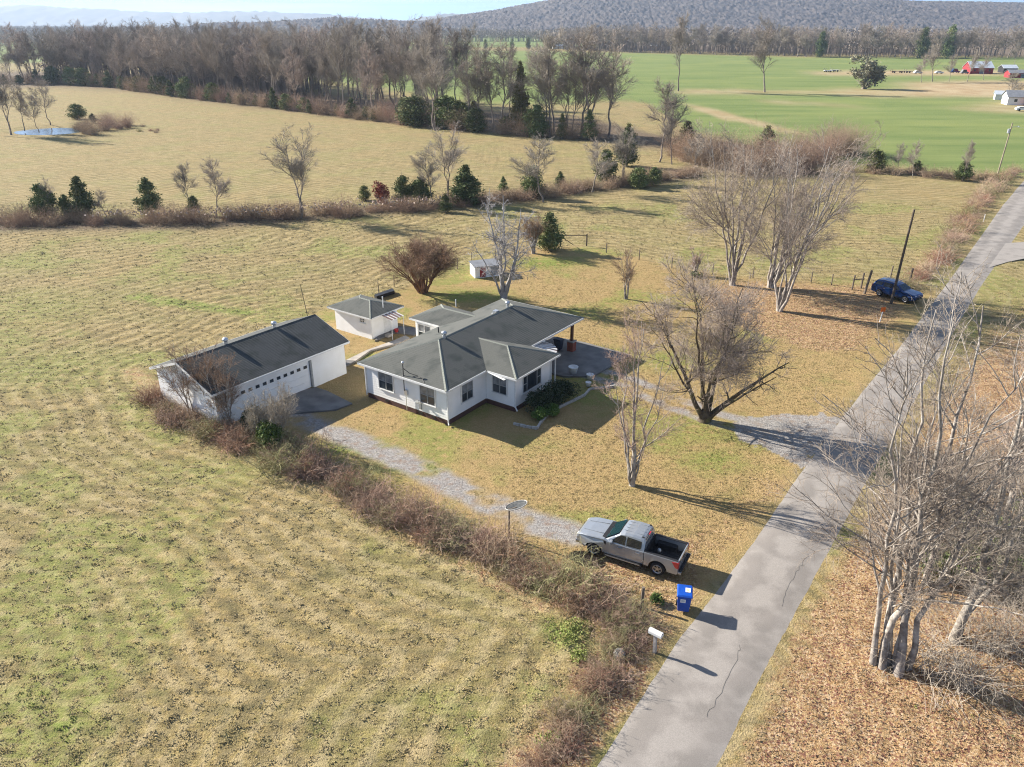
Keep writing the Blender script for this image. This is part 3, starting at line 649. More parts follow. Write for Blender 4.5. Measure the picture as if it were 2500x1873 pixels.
# quarter-round awning: fan of ribs
c=Vector((11.35,.36,2.74)); n=22
for i in range(n):
    t0=math.pi+math.pi*i/n; t1=math.pi+math.pi*(i+1)/n; r=2.15; tm=t0+(t1-t0)*.5
    b=MB(); h=.05 if i%2 else .0
    def rim(t,rr,z): return (c.x+rr*math.cos(t),c.y+rr*math.sin(t),c.z+z)
    b.poly([rim(t0,.08,h),rim(t0,r,-.42+h),rim(t1,r,-.42+h),rim(t1,.08,h)])
    b.poly([rim(t0,r,-.42+h),rim(t0,r,-.60),rim(t1,r,-.60),rim(t1,r,-.42+h)])
    b.poly([rim(t0,.08,h),rim(t0,.08,h-.05),rim(t0,r,-.47+h),rim(t0,r,-.42+h)]); b.poly([rim(t1,.08,h),rim(t1,r,-.42+h),rim(t1,r,-.47+h),rim(t1,.08,h-.05)])
    b.build('awning_panel',M['awning_w'] if i%2 else M['awning'],house)
# carport posts on brick piers
for (u,w) in [(17.95,-.45),(17.95,-8.5),(14.6,-8.6)]:
    b=MB(); b.box(u-.3,u+.3,-w-.3,-w+.3,-.2,.92); pr=b.build('brick_pier',M['redbrick'],house)
    b=MB(); b.box(u-.35,u+.35,-w-.35,-w+.35,.921,1.0); b.build('pier_cap',M['concrete'],pr)
    b=MB(); b.box(u-.11,u+.11,-w-.11,-w+.11,1.002,2.784); b.build('post',M['wood_dark'],house)
# downspouts
for pts in [[(.38,.27,2.8),(.38,.27,.12),(.2,.1,.06)],[(.38,8.72,2.8),(.38,8.72,.12)],[(5.02,-2.50,2.8),(5.02,-2.50,.4),(4.95,-2.75,.12)],[(10.4,-2.62,2.8),(10.4,-2.62,.1)],[(10.02,-2.48,2.78),(10.02,-2.48,.1)]]:
    b=MB()
    for a,c2 in zip(pts[:-1],pts[1:]): b.beam(a,c2,.075,.075)
    b.build('downspout',M['white_trim'],house)
turbine(house,5.15,4.5,RZ+.15,1.05); turbine(house,14.0,4.75,RZ+.15,1.05)
b=MB(); b.cyl((7.2,6.9,3.4),(7.2,6.9,4.15),.05,.05,8); b.build('vent_pipe',M['black'],house)
b=MB(); b.cyl((12.0,4.9,4.2),(12.0,4.9,4.42),.06,.06,8); b.build('vent_pipe',M['white_trim'],house)
b=MB(); b.cyl((14.2,10.8,3.2),(14.2,10.8,3.9),.04,.04,8); b.build('vent_pipe',M['white_trim'],house)
b=MB(); b.box(12.35,12.8,4.75,5.15,4.25,4.5); b.build('roof_cap',M['metal'],house)
# service mast, conduit, meter and wire
b=MB(); b.cyl((.15,4.35,1.75),(.15,4.35,2.8),.035,.035,8); b.cyl((.15,4.35,2.95),(.15,4.35,4.0),.035,.035,8); b.lathe((.15,4.35,3.0),[(.12,-.04),(.05,.05)],8)
mst=b.build('service_mast',M['darkmetal'],house)
b=MB(); b.lathe((.15,4.35,3.98),[(.03,0),(.09,.03),(.1,.12),(.04,.2)],8); b.build('weatherhead',M['metal'],mst)
b=MB(); b.box(.26,.42,4.22,4.48,1.35,1.75); b.cyl((.3,4.35,.1),(.3,4.35,1.35),.03,.03,6); b.build('meter_box',M['metal'],mst)
b=MB(); b.tube([(.15,4.3,3.6),(.35,3.9,3.25),(.5,3.2,3.16),(.35,2.6,3.10),(.1,2.2,3.0)],.028,5); b.build('cable',M['black'],mst)
b=MB(); b.tube([(.38,3.02,1.2),(.15,3.02,1.3)],.02,6); b.lathe((.1,3.02,1.15),[(.02,-.02),(.16,.02),(.22,.1)],12); b.build('wall_dish',M['sash'],house)
b=MB(); b.box(.33,.43,2.9,3.12,.5,1.0); b.build('utility_box',M['sash'],house)
# soffit board pulled loose in the inner corner
b=MB(); b.beam((4.75,-.2,2.86),(4.55,-1.9,2.70),.30,.03); b.build('soffit_board',M['white_trim'],house)
# carport and drive slab
b=MB(); b.prism([(13.42,.3,-.3),(13.42,9.2,-.3),(19.2,9.2,-.3),(20.4,.5,-.3),(20.2,-4.4,-.3),(14.2,-4.0,-.3),(12.7,-2.0,-.3),(12.7,.3,-.3)],(0,0,.34)); b.build('carport_slab',M['oldconcrete'],house)
b=MB(); b.box(17.2,17.85,1.3,2.2,.05,1.0); 
# walkway behind the house (concrete slabs)
def world_slab(name,px,z0,z1,m,kind='structure',gap=None):
    b=MB(); b.prism([(*G(u,v),z0) for u,v in px],(0,0,z1-z0)); return tag(b.build(name,m),kind=kind)
world_slab('path',[(868,882),(905,856),(975,838),(1000,826),(990,820),(962,832),(895,856),(845,880)],-.2,.05,M['concrete'])
world_slab('path',[(845,893),(868,882),(845,880),(826,886)],-.2,.045,M['oldconcrete'])
world_slab('patio',[(915,832),(965,812),(1010,818),(1030,808),(1010,800),(965,796),(928,812)],-.2,.03,M['oldconcrete'])
world_slab('garage_apron',[(700,965),(770,945),(800,955),(860,985),(820,1000),(700,1010),(640,1010)],-.2,.015,M['oldconcrete'])
# ---------------- garage
GO=G(846.3,909); GA=R(52.9)
gar=empty('garage',(GO[0],GO[1],0),GA,'long white gabled garage with dark shingle roof and a row of small door windows','garage')
g0,g1,gd=-12.4,0.0,7.6; gz=2.82; gr_=gz+4.0*.365
b=MB()
b.prism([(g0,0,-.2),(g0,gd,-.2),(g0,gd,gz),(g0,gd/2,gz+gd/2*.365),(g0,0,gz)],(.12,0,0)); b.build('gable_wall',M['white'],gar)
b=MB(); b.prism([(g1,0,-.2),(g1,gd,-.2),(g1,gd,gz),(g1,gd/2,gz+gd/2*.365),(g1,0,gz)],(-.12,0,0)); b.build('gable_wall',M['white'],gar)
b=MB(); b.box(g0+.12,g1-.12,gd-.12,gd,-.2,gz); b.build('rear_wall',M['white'],gar)
b=MB(); b.box(-3.5,-.12,0,.12,-.2,gz-.003); b.box(-10.3,-3.5,.002,.12,2.35,gz-.003); b.box(g0+.12,-10.3,0,.12,-.2,gz-.003); b.build('front_wall',M['white'],gar)
dd=None
for i in range(4):
    b=MB(); z0=-.02+i*.59; b.box(-10.28,-3.72,.10,.15,z0,z0+.575); b.build('door_panel',M['white'],gar)
b=MB(); b.box(-3.70,-3.52,-.03,.1,0,2.34); b.build('door_jamb',M['sash'],gar)
for i in range(10):
    x=-4.12-.665*i*.98
    if x<-10.2: break
    b=MB(); b.box(x-.19,x+.19,.082,.098,1.72,2.02); f=b.build('door_window',M['white_trim'],gar); b=MB(); b.box(x-.165,x+.165,.07,.081,1.745,1.995); b.build('pane',M['glass'],f)
ov=.32
def gf(a,z): return z
e=gz+.05-ov*.365+.08
ez=gz-.02; rz=ez+(gd/2+ov)*.365
sd=M['shingle_dark']
roof_face(gar,[(g0-.35,-ov,ez),(g1+.35,-ov,ez),(g1+.35,gd/2,rz),(g0-.35,gd/2,rz)],sd,expo=.16)
roof_face(gar,[(g1+.35,gd+ov,ez),(g0-.35,gd+ov,ez),(g0-.35,gd/2,rz),(g1+.35,gd/2,rz)],M['shingle_dark'],expo=.16)
ridge_cap(gar,[((g0-.35,gd/2,rz),(g1+.35,gd/2,rz))],sd)
for x in (g0-.36,g1+.36):
    for a,c in (((x,-ov,ez-.09),(x,gd/2,rz-.09)),((x,gd+ov,ez-.09),(x,gd/2,rz-.09))):
        b=MB(); b.beam(a,c,.04,.17); b.build('rake_board',M['white_trim'],gar)
for y in (-ov-.02,gd+ov+.02):
    b=MB(); b.beam((g0-.35,y,ez-.07),(g1+.35,y,ez-.07),.04,.15); b.build('fascia',M['white_trim'],gar)
b=MB(); b.prism([(g0-.33,-ov,ez-.06),(g0-.33,gd/2,rz-.06),(g0-.33,gd+ov,ez-.06),(g0-.33,gd+ov,ez-.02),(g0-.33,gd/2,rz-.02),(g0-.33,-ov,ez-.02)],(g1-g0+.66,0,0)); b.build('roof_deck',M['white_trim'],gar)
turbine(gar,-8.35,gd/2+.2,rz+.14,1.15); turbine(gar,-3.75,gd/2+.2,rz+.14,1.15)
# ---------------- well house / shed
sx,sy=9.6,22.4
ca,sa=math.cos(HA),math.sin(HA)
def hw(u,w): return (HX+u*ca+w*sa,HY+u*sa-w*ca)
so_=hw(9.6,-17.35); shed=empty('shed',(*so_,0),HA,'small white hipped shed with grey-green shingles and striped lean-to porch','shed')
SL,SD=4.95,3.55  # local x = along house x (0..SD), local y = back (0..SL)
ez=2.2
for p,q in [((0,SL),(0,0)),((0,0),(SD,0)),((SD,0),(SD,SL)),((SD,SL),(0,SL))]:
    d=Vector((q[0]-p[0],q[1]-p[1],0)).normalized(); n=Vector((d.y,-d.x,0)); b=MB(); a=Vector((*p,-.2)); c=Vector((*q,-.2))
    b.prism([a+d*.051,c-d*.051,c-d*.051+Vector((0,0,2.3)),a+d*.051+Vector((0,0,2.3))],-n*.05); b.build('wall',M['white'],shed)
o=.48; hh=(SD+2*o)/2; rz=ez+hh*SLOPE
A=(-o,-o,ez);B_=(SD+o,-o,ez);C_=(SD+o,SL+o,ez);D=(-o,SL+o,ez);P1=(SD/2,-o+hh,rz);P2=(SD/2,SL+o-hh,rz)
for f in ([A,B_,P1],[B_,C_,P2,P1],[C_,D,P2],[D,A,P1,P2]): roof_face(shed,f,sm)
ridge_cap(shed,[(A,P1),(B_,P1),(C_,P2),(D,P2),(P1,P2)])
ringbox(shed,[(-o+.03,o-.03),(SD+o-.03,o-.03),(SD+o-.03,-SL-o+.03),(-o+.03,-SL-o+.03)],ez-.14,ez-.03,M['white_trim'])
for a,c in ((A,B_),(B_,C_),(C_,D),(D,A)):
    b=MB(); b.beam((a[0],a[1],ez-.07),(c[0],c[1],ez-.07),.04,.14); b.build('fascia',M['white_trim'],shed)
window(shed,(0,1.15),(-1,0),.62,1.35,1.78,2,frame='white_trim')
b=MB(); b.cyl((1.9,.2,2.5),(1.9,.2,3.55),.04,.04,8); b.lathe((1.9,.2,3.5),[(.04,0),(.07,.03),(.02,.1)],8); b.build('vent_pipe',M['white_trim'],shed)
for i in range(8):
    b=MB(); x=.95+i*.21; h=.0 if i%2 else .035; b.prism([(x,-.5,2.06+h),(x+.208,-.5,2.06+h),(x+.208,-1.75,1.86+h),(x,-1.75,1.86+h)],(0,0,.03)); b.build('porch_panel',M['awning_w'] if i%2 else M['awning'],shed)
for x in (1.0,2.6):
    b=MB(); b.box(x-.02,x+.02,-1.68,-1.64,-.05,1.86); b.build('post',M['white_trim'],shed)
b=MB(); b.box(1.62,2.5,-.012,-.002,0,1.9); b.build('door',M['white_trim'],shed)
b=MB(); b.box(0,.5,0,.42,0,.24); cb=b.build('concrete_block',M['concrete']); cb.location=(*G(948,825),.0); cb.rotation_euler=(0,0,HA); tag(cb,'pale concrete block on the patio at the foot of the shed porch post','block')
b=MB(); b.lathe((0,0,0),[(.16,0),(.22,.3),(.2,.31)],10); bk=b.build('bucket',mat('red_plastic',(.45,.03,.03),.5)); bk.location=(*G(968,811),.02); tag(bk,'small red bucket on the patio beside the shed door','bucket')
# ---------------- chicken coop shed behind (white with red panel) under the grey tree
cpp=G(1160,678); coop=empty('coop',(*cpp,0),R(20),'low white and red hut with grey flat roof behind the silver-grey yard tree','hut')
b=MB(); b.box(0,3.3,0,2.0,-.1,1.2); b.build('wall',M['white'],coop)
b=MB(); b.prism([(-.12,-.15,1.21),(3.42,-.15,1.21),(3.42,2.15,1.4),(-.12,2.15,1.4)],(0,0,.06)); b.build('roof',M['greyroof'],coop)
b=MB(); b.box(.6,1.3,-.03,-.002,.0,1.15); b.build('red_panel',M['barnred'],coop)
b=MB(); b.box(1.95,3.25,-.03,-.002,.1,1.1); b.build('grey_panel',M['sash'],coop)
# ---------------- foundation planting edge, pots
def chain(px): return [G(*p) for p in px]
E=chain([(1253,1034),(1285,1041),(1312,1046),(1318,1034),(1340,1008),(1375,990),(1427,965),(1440,950),(1500,943)])
edging=empty('garden_edging',(*E[0],0),0,'row of pale edging stones round the dark shrub bed in front of the house','edging')
k=0; rg=random.Random(4)
for a,c in zip(E[:-1],E[1:]):
    L=math.hypot(c[0]-a[0],c[1]-a[1]); n=max(1,int(L/.42)); ang=math.atan2(c[1]-a[1],c[0]-a[0])
    for i in range(n):
        t=(i+.5)/n; x=a[0]+(c[0]-a[0])*t-E[0][0]; y=a[1]+(c[1]-a[1])*t-E[0][1]; l=L/n*.46
        b=MB(); b.box(-l,l,-.07,.07,-.12,.10+rg.uniform(-.02,.02)); s=b.build('stone',M['stone'],edging,bevel=.015); s.location=(x,y,0); s.rotation_euler=(0,0,ang+rg.uniform(-.08,.08))
def pot(u,v,r,lab):
    b=MB(); b.lathe((0,0,0),[(r*.7,0),(r,.42*r/.3),(r*1.05,.44*r/.3),(r*.88,.44*r/.3),(r*.85,.34*r/.3)],16); o=b.build('planter',M['white_trim'],smooth=True); o.location=(*G(u,v),.02); tag(o,lab,'planter','white planters by the drive')
pot(1399,912,.42,'larger white round planter on the slab nearer the house front'); pot(1440,926,.3,'small white round planter nearer the bare sapling'); 
pot(1436,943,.24,'smallest pale planter at the edge of the dark shrub bed')
# ---------------- bins
def bin_(loc,rz,m,label,stk=False,s=1.0):
    r=empty('wheelie_bin',(*loc,0),rz,label,'bin',sc=s)
    b=MB(); z0,z1=.10,1.0
    b.add([(-.25,-.24,z0),(.25,-.24,z0),(.25,.26,z0),(-.25,.26,z0),(-.31,-.34,z1),(.31,-.34,z1),(.31,.36,z1),(-.31,.36,z1)],[(0,3,2,1),(4,5,6,7),(0,1,5,4),(1,2,6,5),(2,3,7,6),(3,0,4,7)])
    b.build('body',m,r,bevel=.03)
    b=MB(); b.box(-.34,.34,-.37,.40,.985,1.03); b.build('rim',m,r,bevel=.01)
    b=MB(); b.add([(-.35,-.40,1.03),(.35,-.40,1.03),(.35,.42,1.05),(-.35,.42,1.05),(-.30,-.33,1.09),(.30,-.33,1.09),(.30,.36,1.13),(-.30,.36,1.13)],[(0,3,2,1),(4,5,6,7),(0,1,5,4),(1,2,6,5),(2,3,7,6),(3,0,4,7)]); lid=b.build('lid',m,r,bevel=.012)
    b=MB(); b.cyl((-.3,.47,1.02),(.3,.47,1.02),.02,.02,8); b.cyl((-.28,.36,1.02),(-.28,.47,1.02),.02,.02,6); b.cyl((.28,.36,1.02),(.28,.47,1.02),.02,.02,6); b.build('handle',m,r)
    for x in (-.29,.29):
        b=MB(); b.cyl((x-.03,.30,.13),(x+.03,.30,.13),.135,.135,16); b.build('wheel',M['rubber'],r)
    if stk:
        b=MB(); b.add([(.02,-.12,1.122),(.24,-.12,1.122),(.24,.16,1.135),(.02,.16,1.135)],[(0,1,2,3)]); s1=b.build('sticker',M['sticker'],lid)
        b=MB(); b.add([(.08,-.03,1.130),(.18,-.03,1.130),(.18,.07,1.134),(.08,.07,1.134)],[(0,1,2,3)]); b.build('sticker',M['stickery'],lid)
        b=MB(); b.add([(-.17,-.318,.66),(.06,-.318,.66),(.06,-.336,.86),(-.17,-.336,.86)],[(0,1,2,3)]); b.build('sticker',M['sticker'],r)
        b=MB(); b.add([(-.13,-.325,.70),(.02,-.325,.70),(.02,-.341,.82),(-.13,-.341,.82)],[(0,1,2,3)]); b.build('sticker',mat('label_grey',(.45,.5,.58),.6),r)
    return r
bin_(G(1667,1489),R(-12),M['binblue'],'bright blue wheeled bin with white stickers at the road edge',True,1.12)
hb=hw(17.45,-1.5); bin_(hb,R(55),M['bindark'],'dark wheeled bin beside the brick carport pier',False)
# ---------------- mailbox
mb=empty('mailbox',(*G(1598,1592),0),R(-32),'white mailbox on a weathered post beside the road','mailbox')
b=MB(); b.box(-.06,.06,-.06,.06,-.3,1.12); b.build('post',mat('pale_post',(.45,.42,.40),.85,(.25,.23,.21),7,stretch=(6,6,1)),mb)
b=MB(); b.box(-.28,.28,-.07,.07,1.12,1.15); b.build('shelf',M['wood_grey'],mb)
pr=[(-.115,0),(-.115,.13)]+[(.115*math.cos(math.pi-i*math.pi/8),.13+.11*math.sin(i*math.pi/8)) for i in range(1,8)]+[(.115,.13),(.115,0)]
b=MB(); b.prism([(-.28,y,1.152+z) for y,z in pr],(.56,0,0)); b.build('box',M['white_trim'],mb)
b=MB(); b.prism([(.281,y*1.04,1.152+z*1.03) for y,z in pr],(.015,0,0)); dq=b.build('door',M['white_trim'],mb)
b=MB(); b.box(.296,.31,-.02,.02,1.33,1.36); b.build('handle',M['darkmetal'],dq)
mb.scale=(1.15,1.15,1.0); mb.rotation_euler=(R(4),0,R(-38))
# ---------------- big satellite dish on pole
dsh=empty('satellite_dish',(*G(1243,1312),0),0,'big weathered round satellite dish on a pole above the brambles','satellite dish')
b=MB(); b.cyl((0,0,-.2),(0,0,2.0),.05,.05,10); b.build('pole',M['wood_grey'],dsh)
b=MB(); n=24; vs=[];fs=[]
ax=Vector((.42,.50,.70)).normalized()*-1; ax=Vector((-.28,.22,.93)).normalized(); e1=ax.cross(Vector((0,1,0))).normalized(); e2=ax.cross(e1).normalized()
cc=Vector((.45,.1,2.0)); rr=[0,.22,.45,.65,.82]
for k,r in enumerate(rr):
    for i in range(n):
        t=2*math.pi*i/n; vs.append(cc+(e1*math.cos(t)+e2*math.sin(t))*r*.78+ax*(r*r*.20))
for k in range(len(rr)-1):
    for i in range(n): fs.append((k*n+i,k*n+(i+1)%n,(k+1)*n+(i+1)%n,(k+1)*n+i))
b.add(vs,fs); dm=b.build('dish',M['dish'],dsh,smooth=True); sm_=dm.modifiers.new('thick','SOLIDIFY'); sm_.thickness=.03
b=MB()
for i in range(n):
    t=2*math.pi*i/n;t2=2*math.pi*(i+1)/n; r=.82
    b.cyl(cc+(e1*math.cos(t)+e2*math.sin(t))*r*.78+ax*(r*r*.2),cc+(e1*math.cos(t2)+e2*math.sin(t2))*r*.78+ax*(r*r*.2),.025,.025,5)
b.build('rim',M['stone'],dsh)
b=MB(); b.cyl((0,0,1.9),cc,.05,.05,6); b.cyl((0,0,1.7),cc+e1*.4,.02,.02,5); b.build('bracket',M['wood_grey'],dsh)
# ---------------- utility poles, marker posts, fence posts
def upole(u,v,h,lx,ly,label,m=None,fit=None):
    o=empty('utility_pole',(*G(u,v),0),0,label,'utility pole'); b=MB(); b.cyl((0,0,-.5),(lx,ly,h),.15,.10,10); b.build('pole',m or M['pole'],o)
    if fit:
        b=MB(); b.cyl((lx-.35,ly,h-1.9),(lx-.35,ly,h-1.1),.24,.24,12); b.build('transformer',M['metal'],o)
        b=MB(); b.cyl((lx,ly,h-.9),(lx+1.0,ly-.5,h-.5),.03,.03,6); b.build('arm',M['metal'],o)
        b=MB(); b.lathe((lx+1.0,ly-.5,h-.62),[(.05,.1),(.14,.05),(.16,-.05),(.05,-.1)],8); b.build('lamp',M['metal'],o)
    return o
upole(2175,740,9.9,.45,.2,'dark leaning utility pole without wires beside the blue car')
p2=upole(2434,430,9.9,.5,.2,'tall utility pole with a grey transformer at the far hedge corner',mat('pale_pole',(.33,.27,.2),.85,(.24,.2,.15),2),True)
px,py=G(2434,430); 
wr=[]
for k in range(13):
    t=k/12; x=px+.5+t*40; y=py+.2-t*14; wr.append((x,y,9.2-1.2*math.sin(math.pi*t)))
b=MB(); b.tube(wr,.02,4); tag(b.build('power_line',M['metal']),'thin power line running right from the pole with the transformer','wire')
b=MB(); b.cyl((0,0,-.4),(-.45,.1,3.4),.035,.03,8); lp=b.build('metal_post',M['darkmetal']); lp.location=(*G(752,772),0); tag(lp,'tall thin dark post leaning in the grass behind the garage','post')
def post(u,v,h,r,m,name,label,cat,grp=None,lean=(0,0)):
    b=MB(); b.cyl((0,0,-.3),(lean[0],lean[1],h),r,r*.9,7); o=b.build(name,m); o.location=(*G(u,v),0); tag(o,label,cat,grp); return o
mk=empty('marker_post',(*G(2148,784),0),0,'white marker post with an orange top near the blue car','marker post')
b=MB(); b.cyl((0,0,-.2),(.1,0,1.0),.05,.05,8); b.build('post',M['white_trim'],mk); b=MB(); b.box(-.1,.32,-.04,.04,1.0,1.45); b.build('top',M['orange'],mk)
post(2401,541,1.1,.05,M['white_trim'],'marker_post','thin white marker post on the verge beside the far road','marker post')
fl='weathered wooden fence post along the pasture fence'
for i,(u,v,h,r) in enumerate([(1117,656,1.3,.05),(1152,640,1.3,.05),(962,700,1.4,.05),(925,715,1.3,.05),(1210,628,1.2,.05),(1480,616,1.2,.07),(1560,632,1.2,.07),(1640,652,1.2,.07),(1740,668,1.2,.07),(1838,676,1.2,.07),(1980,688,1.2,.07),(2030,694,1.2,.07)]):
    post(u,v,h,r,M['wood_grey'],'fence_post',fl,'fence post','posts of the wire fence round the yard',(random.Random(i).uniform(-.06,.06),0))
for i,(u,v,h,r,lb) in enumerate([(2080,706,1.6,.1,'grey fence post nearest the big trees, left of the blue car'),(2102,702,1.7,.11,'upright fence post just left of the blue car'),(2110,716,2.6,.14,'thick leaning fence post against the tail of the blue car'),(2220,690,1.7,.13,'dark fence post behind the bonnet of the blue car'),(2174,676,1.3,.1,'short fence post behind the roof of the blue car')]):
    post(u,v,h,r,M['wood_grey'] if i!=3 else M['pole'],'fence_post',lb,'fence post',None,(.35 if i==2 else .05,0))
# brush fence rail
b=MB(); a=G(2078,704);c=G(2106,704); b.beam((*a,1.0),(*c,1.1),.08,.1); tag(b.build('fence_rail',M['wood_grey']),'grey rail between the fence posts left of the blue car','rail')
# H-brace by the gate
gp=[G(1357,606),G(1368,600),G(1432,598)]
br=empty('gate_brace',(*gp[0],0),0,'dark wooden gate brace with slanting rail beside the evergreen','fence gate')
def rel(p,z): return (p[0]-gp[0][0],p[1]-gp[0][1],z)
b=MB(); b.cyl(rel(gp[1],-.3),rel(gp[1],1.5),.1,.09,8); b.build('post',M['pole'],br)
b=MB(); b.cyl(rel(gp[2],-.3),rel(gp[2],1.5),.1,.09,8); b.build('post',M['pole'],br)
b=MB(); b.cyl(rel(gp[0],.1),rel(gp[1],1.45),.07,.07,6); b.build('brace',M['pole'],br)
b=MB(); b.cyl(rel(gp[1],1.35),rel(gp[2],1.3),.05,.05,6); b.build('rail',M['pole'],br)
b=MB(); b.cyl(rel(gp[1],1.3),rel(G(1400,600),.1),.05,.05,6); b.build('brace',M['pole'],br)
# black trough behind the shed
b=MB(); b.prism([(*G(u,v),.0) for u,v in [(914,727),(958,711),(964,717),(920,731)]],(0,0,.35)); tag(b.build('trough',M['darkmetal']),'long low black trough in the grass behind the shed','trough')
b=MB(); b.cyl((0,0,-.3),(0,0,1.15),.09,.08,8); o=b.build('fence_post',M['wood_grey']); o.location=(*G(1567,1478),0); tag(o,'short fence post standing in the brambles left of the blue bin','fence post')
b=MB(); b.lathe((0,0,0),[(.28,0),(.3,.25),(.2,.4),(.05,.45)],8); o=b.build('rock',M['stone']); o.location=(*G(1512,1600),-.1); tag(o,'grey rock at the edge of the roadside brambles','rock')
# ================================================================ vehicles
def prof_extrude(b,prof,y0,y1): b.prism([(x,y0,z) for x,z in prof],(0,y1-y0,0))
def arch(cx,r,z0,n=10,a0=0.0):
    return [(cx+r*math.cos(math.pi-i*math.pi/n),z0+r*math.sin(i*math.pi/n)) for i in range(n+1)]
def loft(b,secs):
    """secs: list of rings (same count), closed rings, capped"""
    n=len(secs[0]); vs=[p for s in secs for p in s]; fs=[]
    for k in range(len(secs)-1):
        for i in range(n): fs.append((k*n+i,k*n+(i+1)%n,(k+1)*n+(i+1)%n,(k+1)*n+i))
    fs.append(tuple(range(n-1,-1,-1))); fs.append(tuple(range((len(secs)-1)*n,len(secs)*n))); b.add(vs,fs)
def wheel(parent,x,y,r,wd,side,spokes=10,steer=0):
    """side=+1 outer face towards +y"""
    T=MB(); n=24; prof=[(.62,-.5),(.93,-.5),(1.0,-.35),(1.0,.35),(.93,.5),(.66,.5),(.60,.42)]
    vs=[];m=len(prof)
    for rr,yy in prof:
        for i in range(n):
            t=2*math.pi*i/n; vs.append((rr*r*math.cos(t),yy*wd*side,rr*r*math.sin(t)))
    fs=[(k*n+i,k*n+(i+1)%n,(k+1)*n+(i+1)%n,(k+1)*n+i) for k in range(m-1) for i in range(n)]
    T.add(vs,fs); w_=T.build('wheel',M['rubber'],parent,smooth=False); w_.location=(x,y,r); w_.rotation_euler=(0,0,steer)
    b=MB(); yo=.40*wd*side
    b.cyl((0,yo*.3,0),(0,yo*.35,0),r*.61,r*.61,20)
    b.build('hub_back',M['darkmetal'],w_)
    b=MB(); ring=[]
    for rr,yy in ((.60,.40),(.66,.47),(.62,.5),(.55,.42)):
        ring+= [(rr*r*math.cos(2*math.pi*i/n),yy*wd*side,rr*r*math.sin(2*math.pi*i/n)) for i in range(n)]
    b.add(ring,[(k*n+i,k*n+(i+1)%n,((k+1)%4)*n+(i+1)%n,((k+1)%4)*n+i) for k in range(4) for i in range(n)])
    for i in range(spokes):
        t=2*math.pi*(i//2*2+(.28 if i%2 else -.28)+.5)/spokes
        b.beam((.12*r*math.cos(t),yo*.9,.12*r*math.sin(t)),(.58*r*math.cos(t),yo*1.05,.58*r*math.sin(t)),.07*r,.07*r)
    b.cyl((0,yo*.7,0),(0,yo*1.08,0),.16*r,.14*r,12)
    b.build('rim',M['alloy'],w_)
    return w_
def set_y(o,fn):
    for v in o.data.vertices: v.co=fn(v.co)
    o.data.update()
# ---- pickup: local x forward, y left, z up; wheelbase 3.69, length 5.88
fw=Vector(G(1450,1353)); rw=Vector(G(1604.5,1401.5)); dvec=(fw-rw).normalized(); tang=math.atan2(dvec.y,dvec.x)
# near (left?) side faces the camera: camera is at -y of world; find which side
left=Vector((-dvec.y,dvec.x)); toc=Vector((0,0))-fw; sgn=1 if left.dot(toc)>0 else -1
mid=(fw+rw)/2-left*sgn*.86
trk=empty('pickup_truck',(mid.x,mid.y,0),tang,'silver four-door pickup truck parked on the grass by the road, open bed empty','pickup truck')
FX,RX=1.845,-1.845; r=.405; HW=1.0
def shape(co):
    x,y,z=co; s=1.0
    if z>1.0: s*=1-.05*(z-1.0)/.35
    if z<.55: s*=.965
    fr=max(0,(x-2.2)/.55); s*=1-.16*min(1,fr)**2
    rr=max(0,(-x-2.75)/.3); s*=1-.03*min(1,rr)**2
    return Vector((x,y*s,z))
def densify(prof,st=.18):
    out=[]
    for i in range(len(prof)):
        a=prof[i];c=prof[(i+1)%len(prof)]; L=math.hypot(c[0]-a[0],c[1]-a[1]); n=max(1,int(L/st))
        out+=[(a[0]+(c[0]-a[0])*k/n,a[1]+(c[1]-a[1])*k/n) for k in range(n)]
    return out
def body_shell(name,top,parent,m,ys,shape,bev=.03):
    """quad-sliced body: profile polygon extruded through y stations so that it can be rounded"""
    b=MB(); n=len(top); vs=[];
    for y,ins in ys:
        cxm=sum(p[0] for p in top)/n; czm=sum(p[1] for p in top)/n
        for x,z in top: vs.append((x+(cxm-x)*ins*.0,y,z-(ins if z>.8 else 0)))
    k=len(ys); fs=[(j*n+i,j*n+(i+1)%n,(j+1)*n+(i+1)%n,(j+1)*n+i) for j in range(k-1) for i in range(n)]
    fs.append(tuple(range(n-1,-1,-1))); fs.append(tuple(range((k-1)*n,k*n)))
    b.add(vs,fs); o=b.build(name,m,parent)
    set_y(o,shape)
    return o
ys=[(-1.0,.06),(-.97,.02),(-.85,.0),(-.4,-.012),(0,-.02),(.4,-.012),(.85,.0),(.97,.02),(1.0,.06)]
A1=arch(FX,.50,.42)
prof=[(-1.02,.42),(1.30,.40)]+[(p[0],p[1]) for p in A1]+[(2.36,.42),(2.86,.46),(2.92,.62),(2.93,.95),(2.88,1.10),(2.78,1.17),(2.3,1.24),(1.6,1.30),(1.28,1.32),(1.0,1.24),(-1.02,1.24)]
body=body_shell('body',densify(prof),trk,M['silver'],ys,shape)
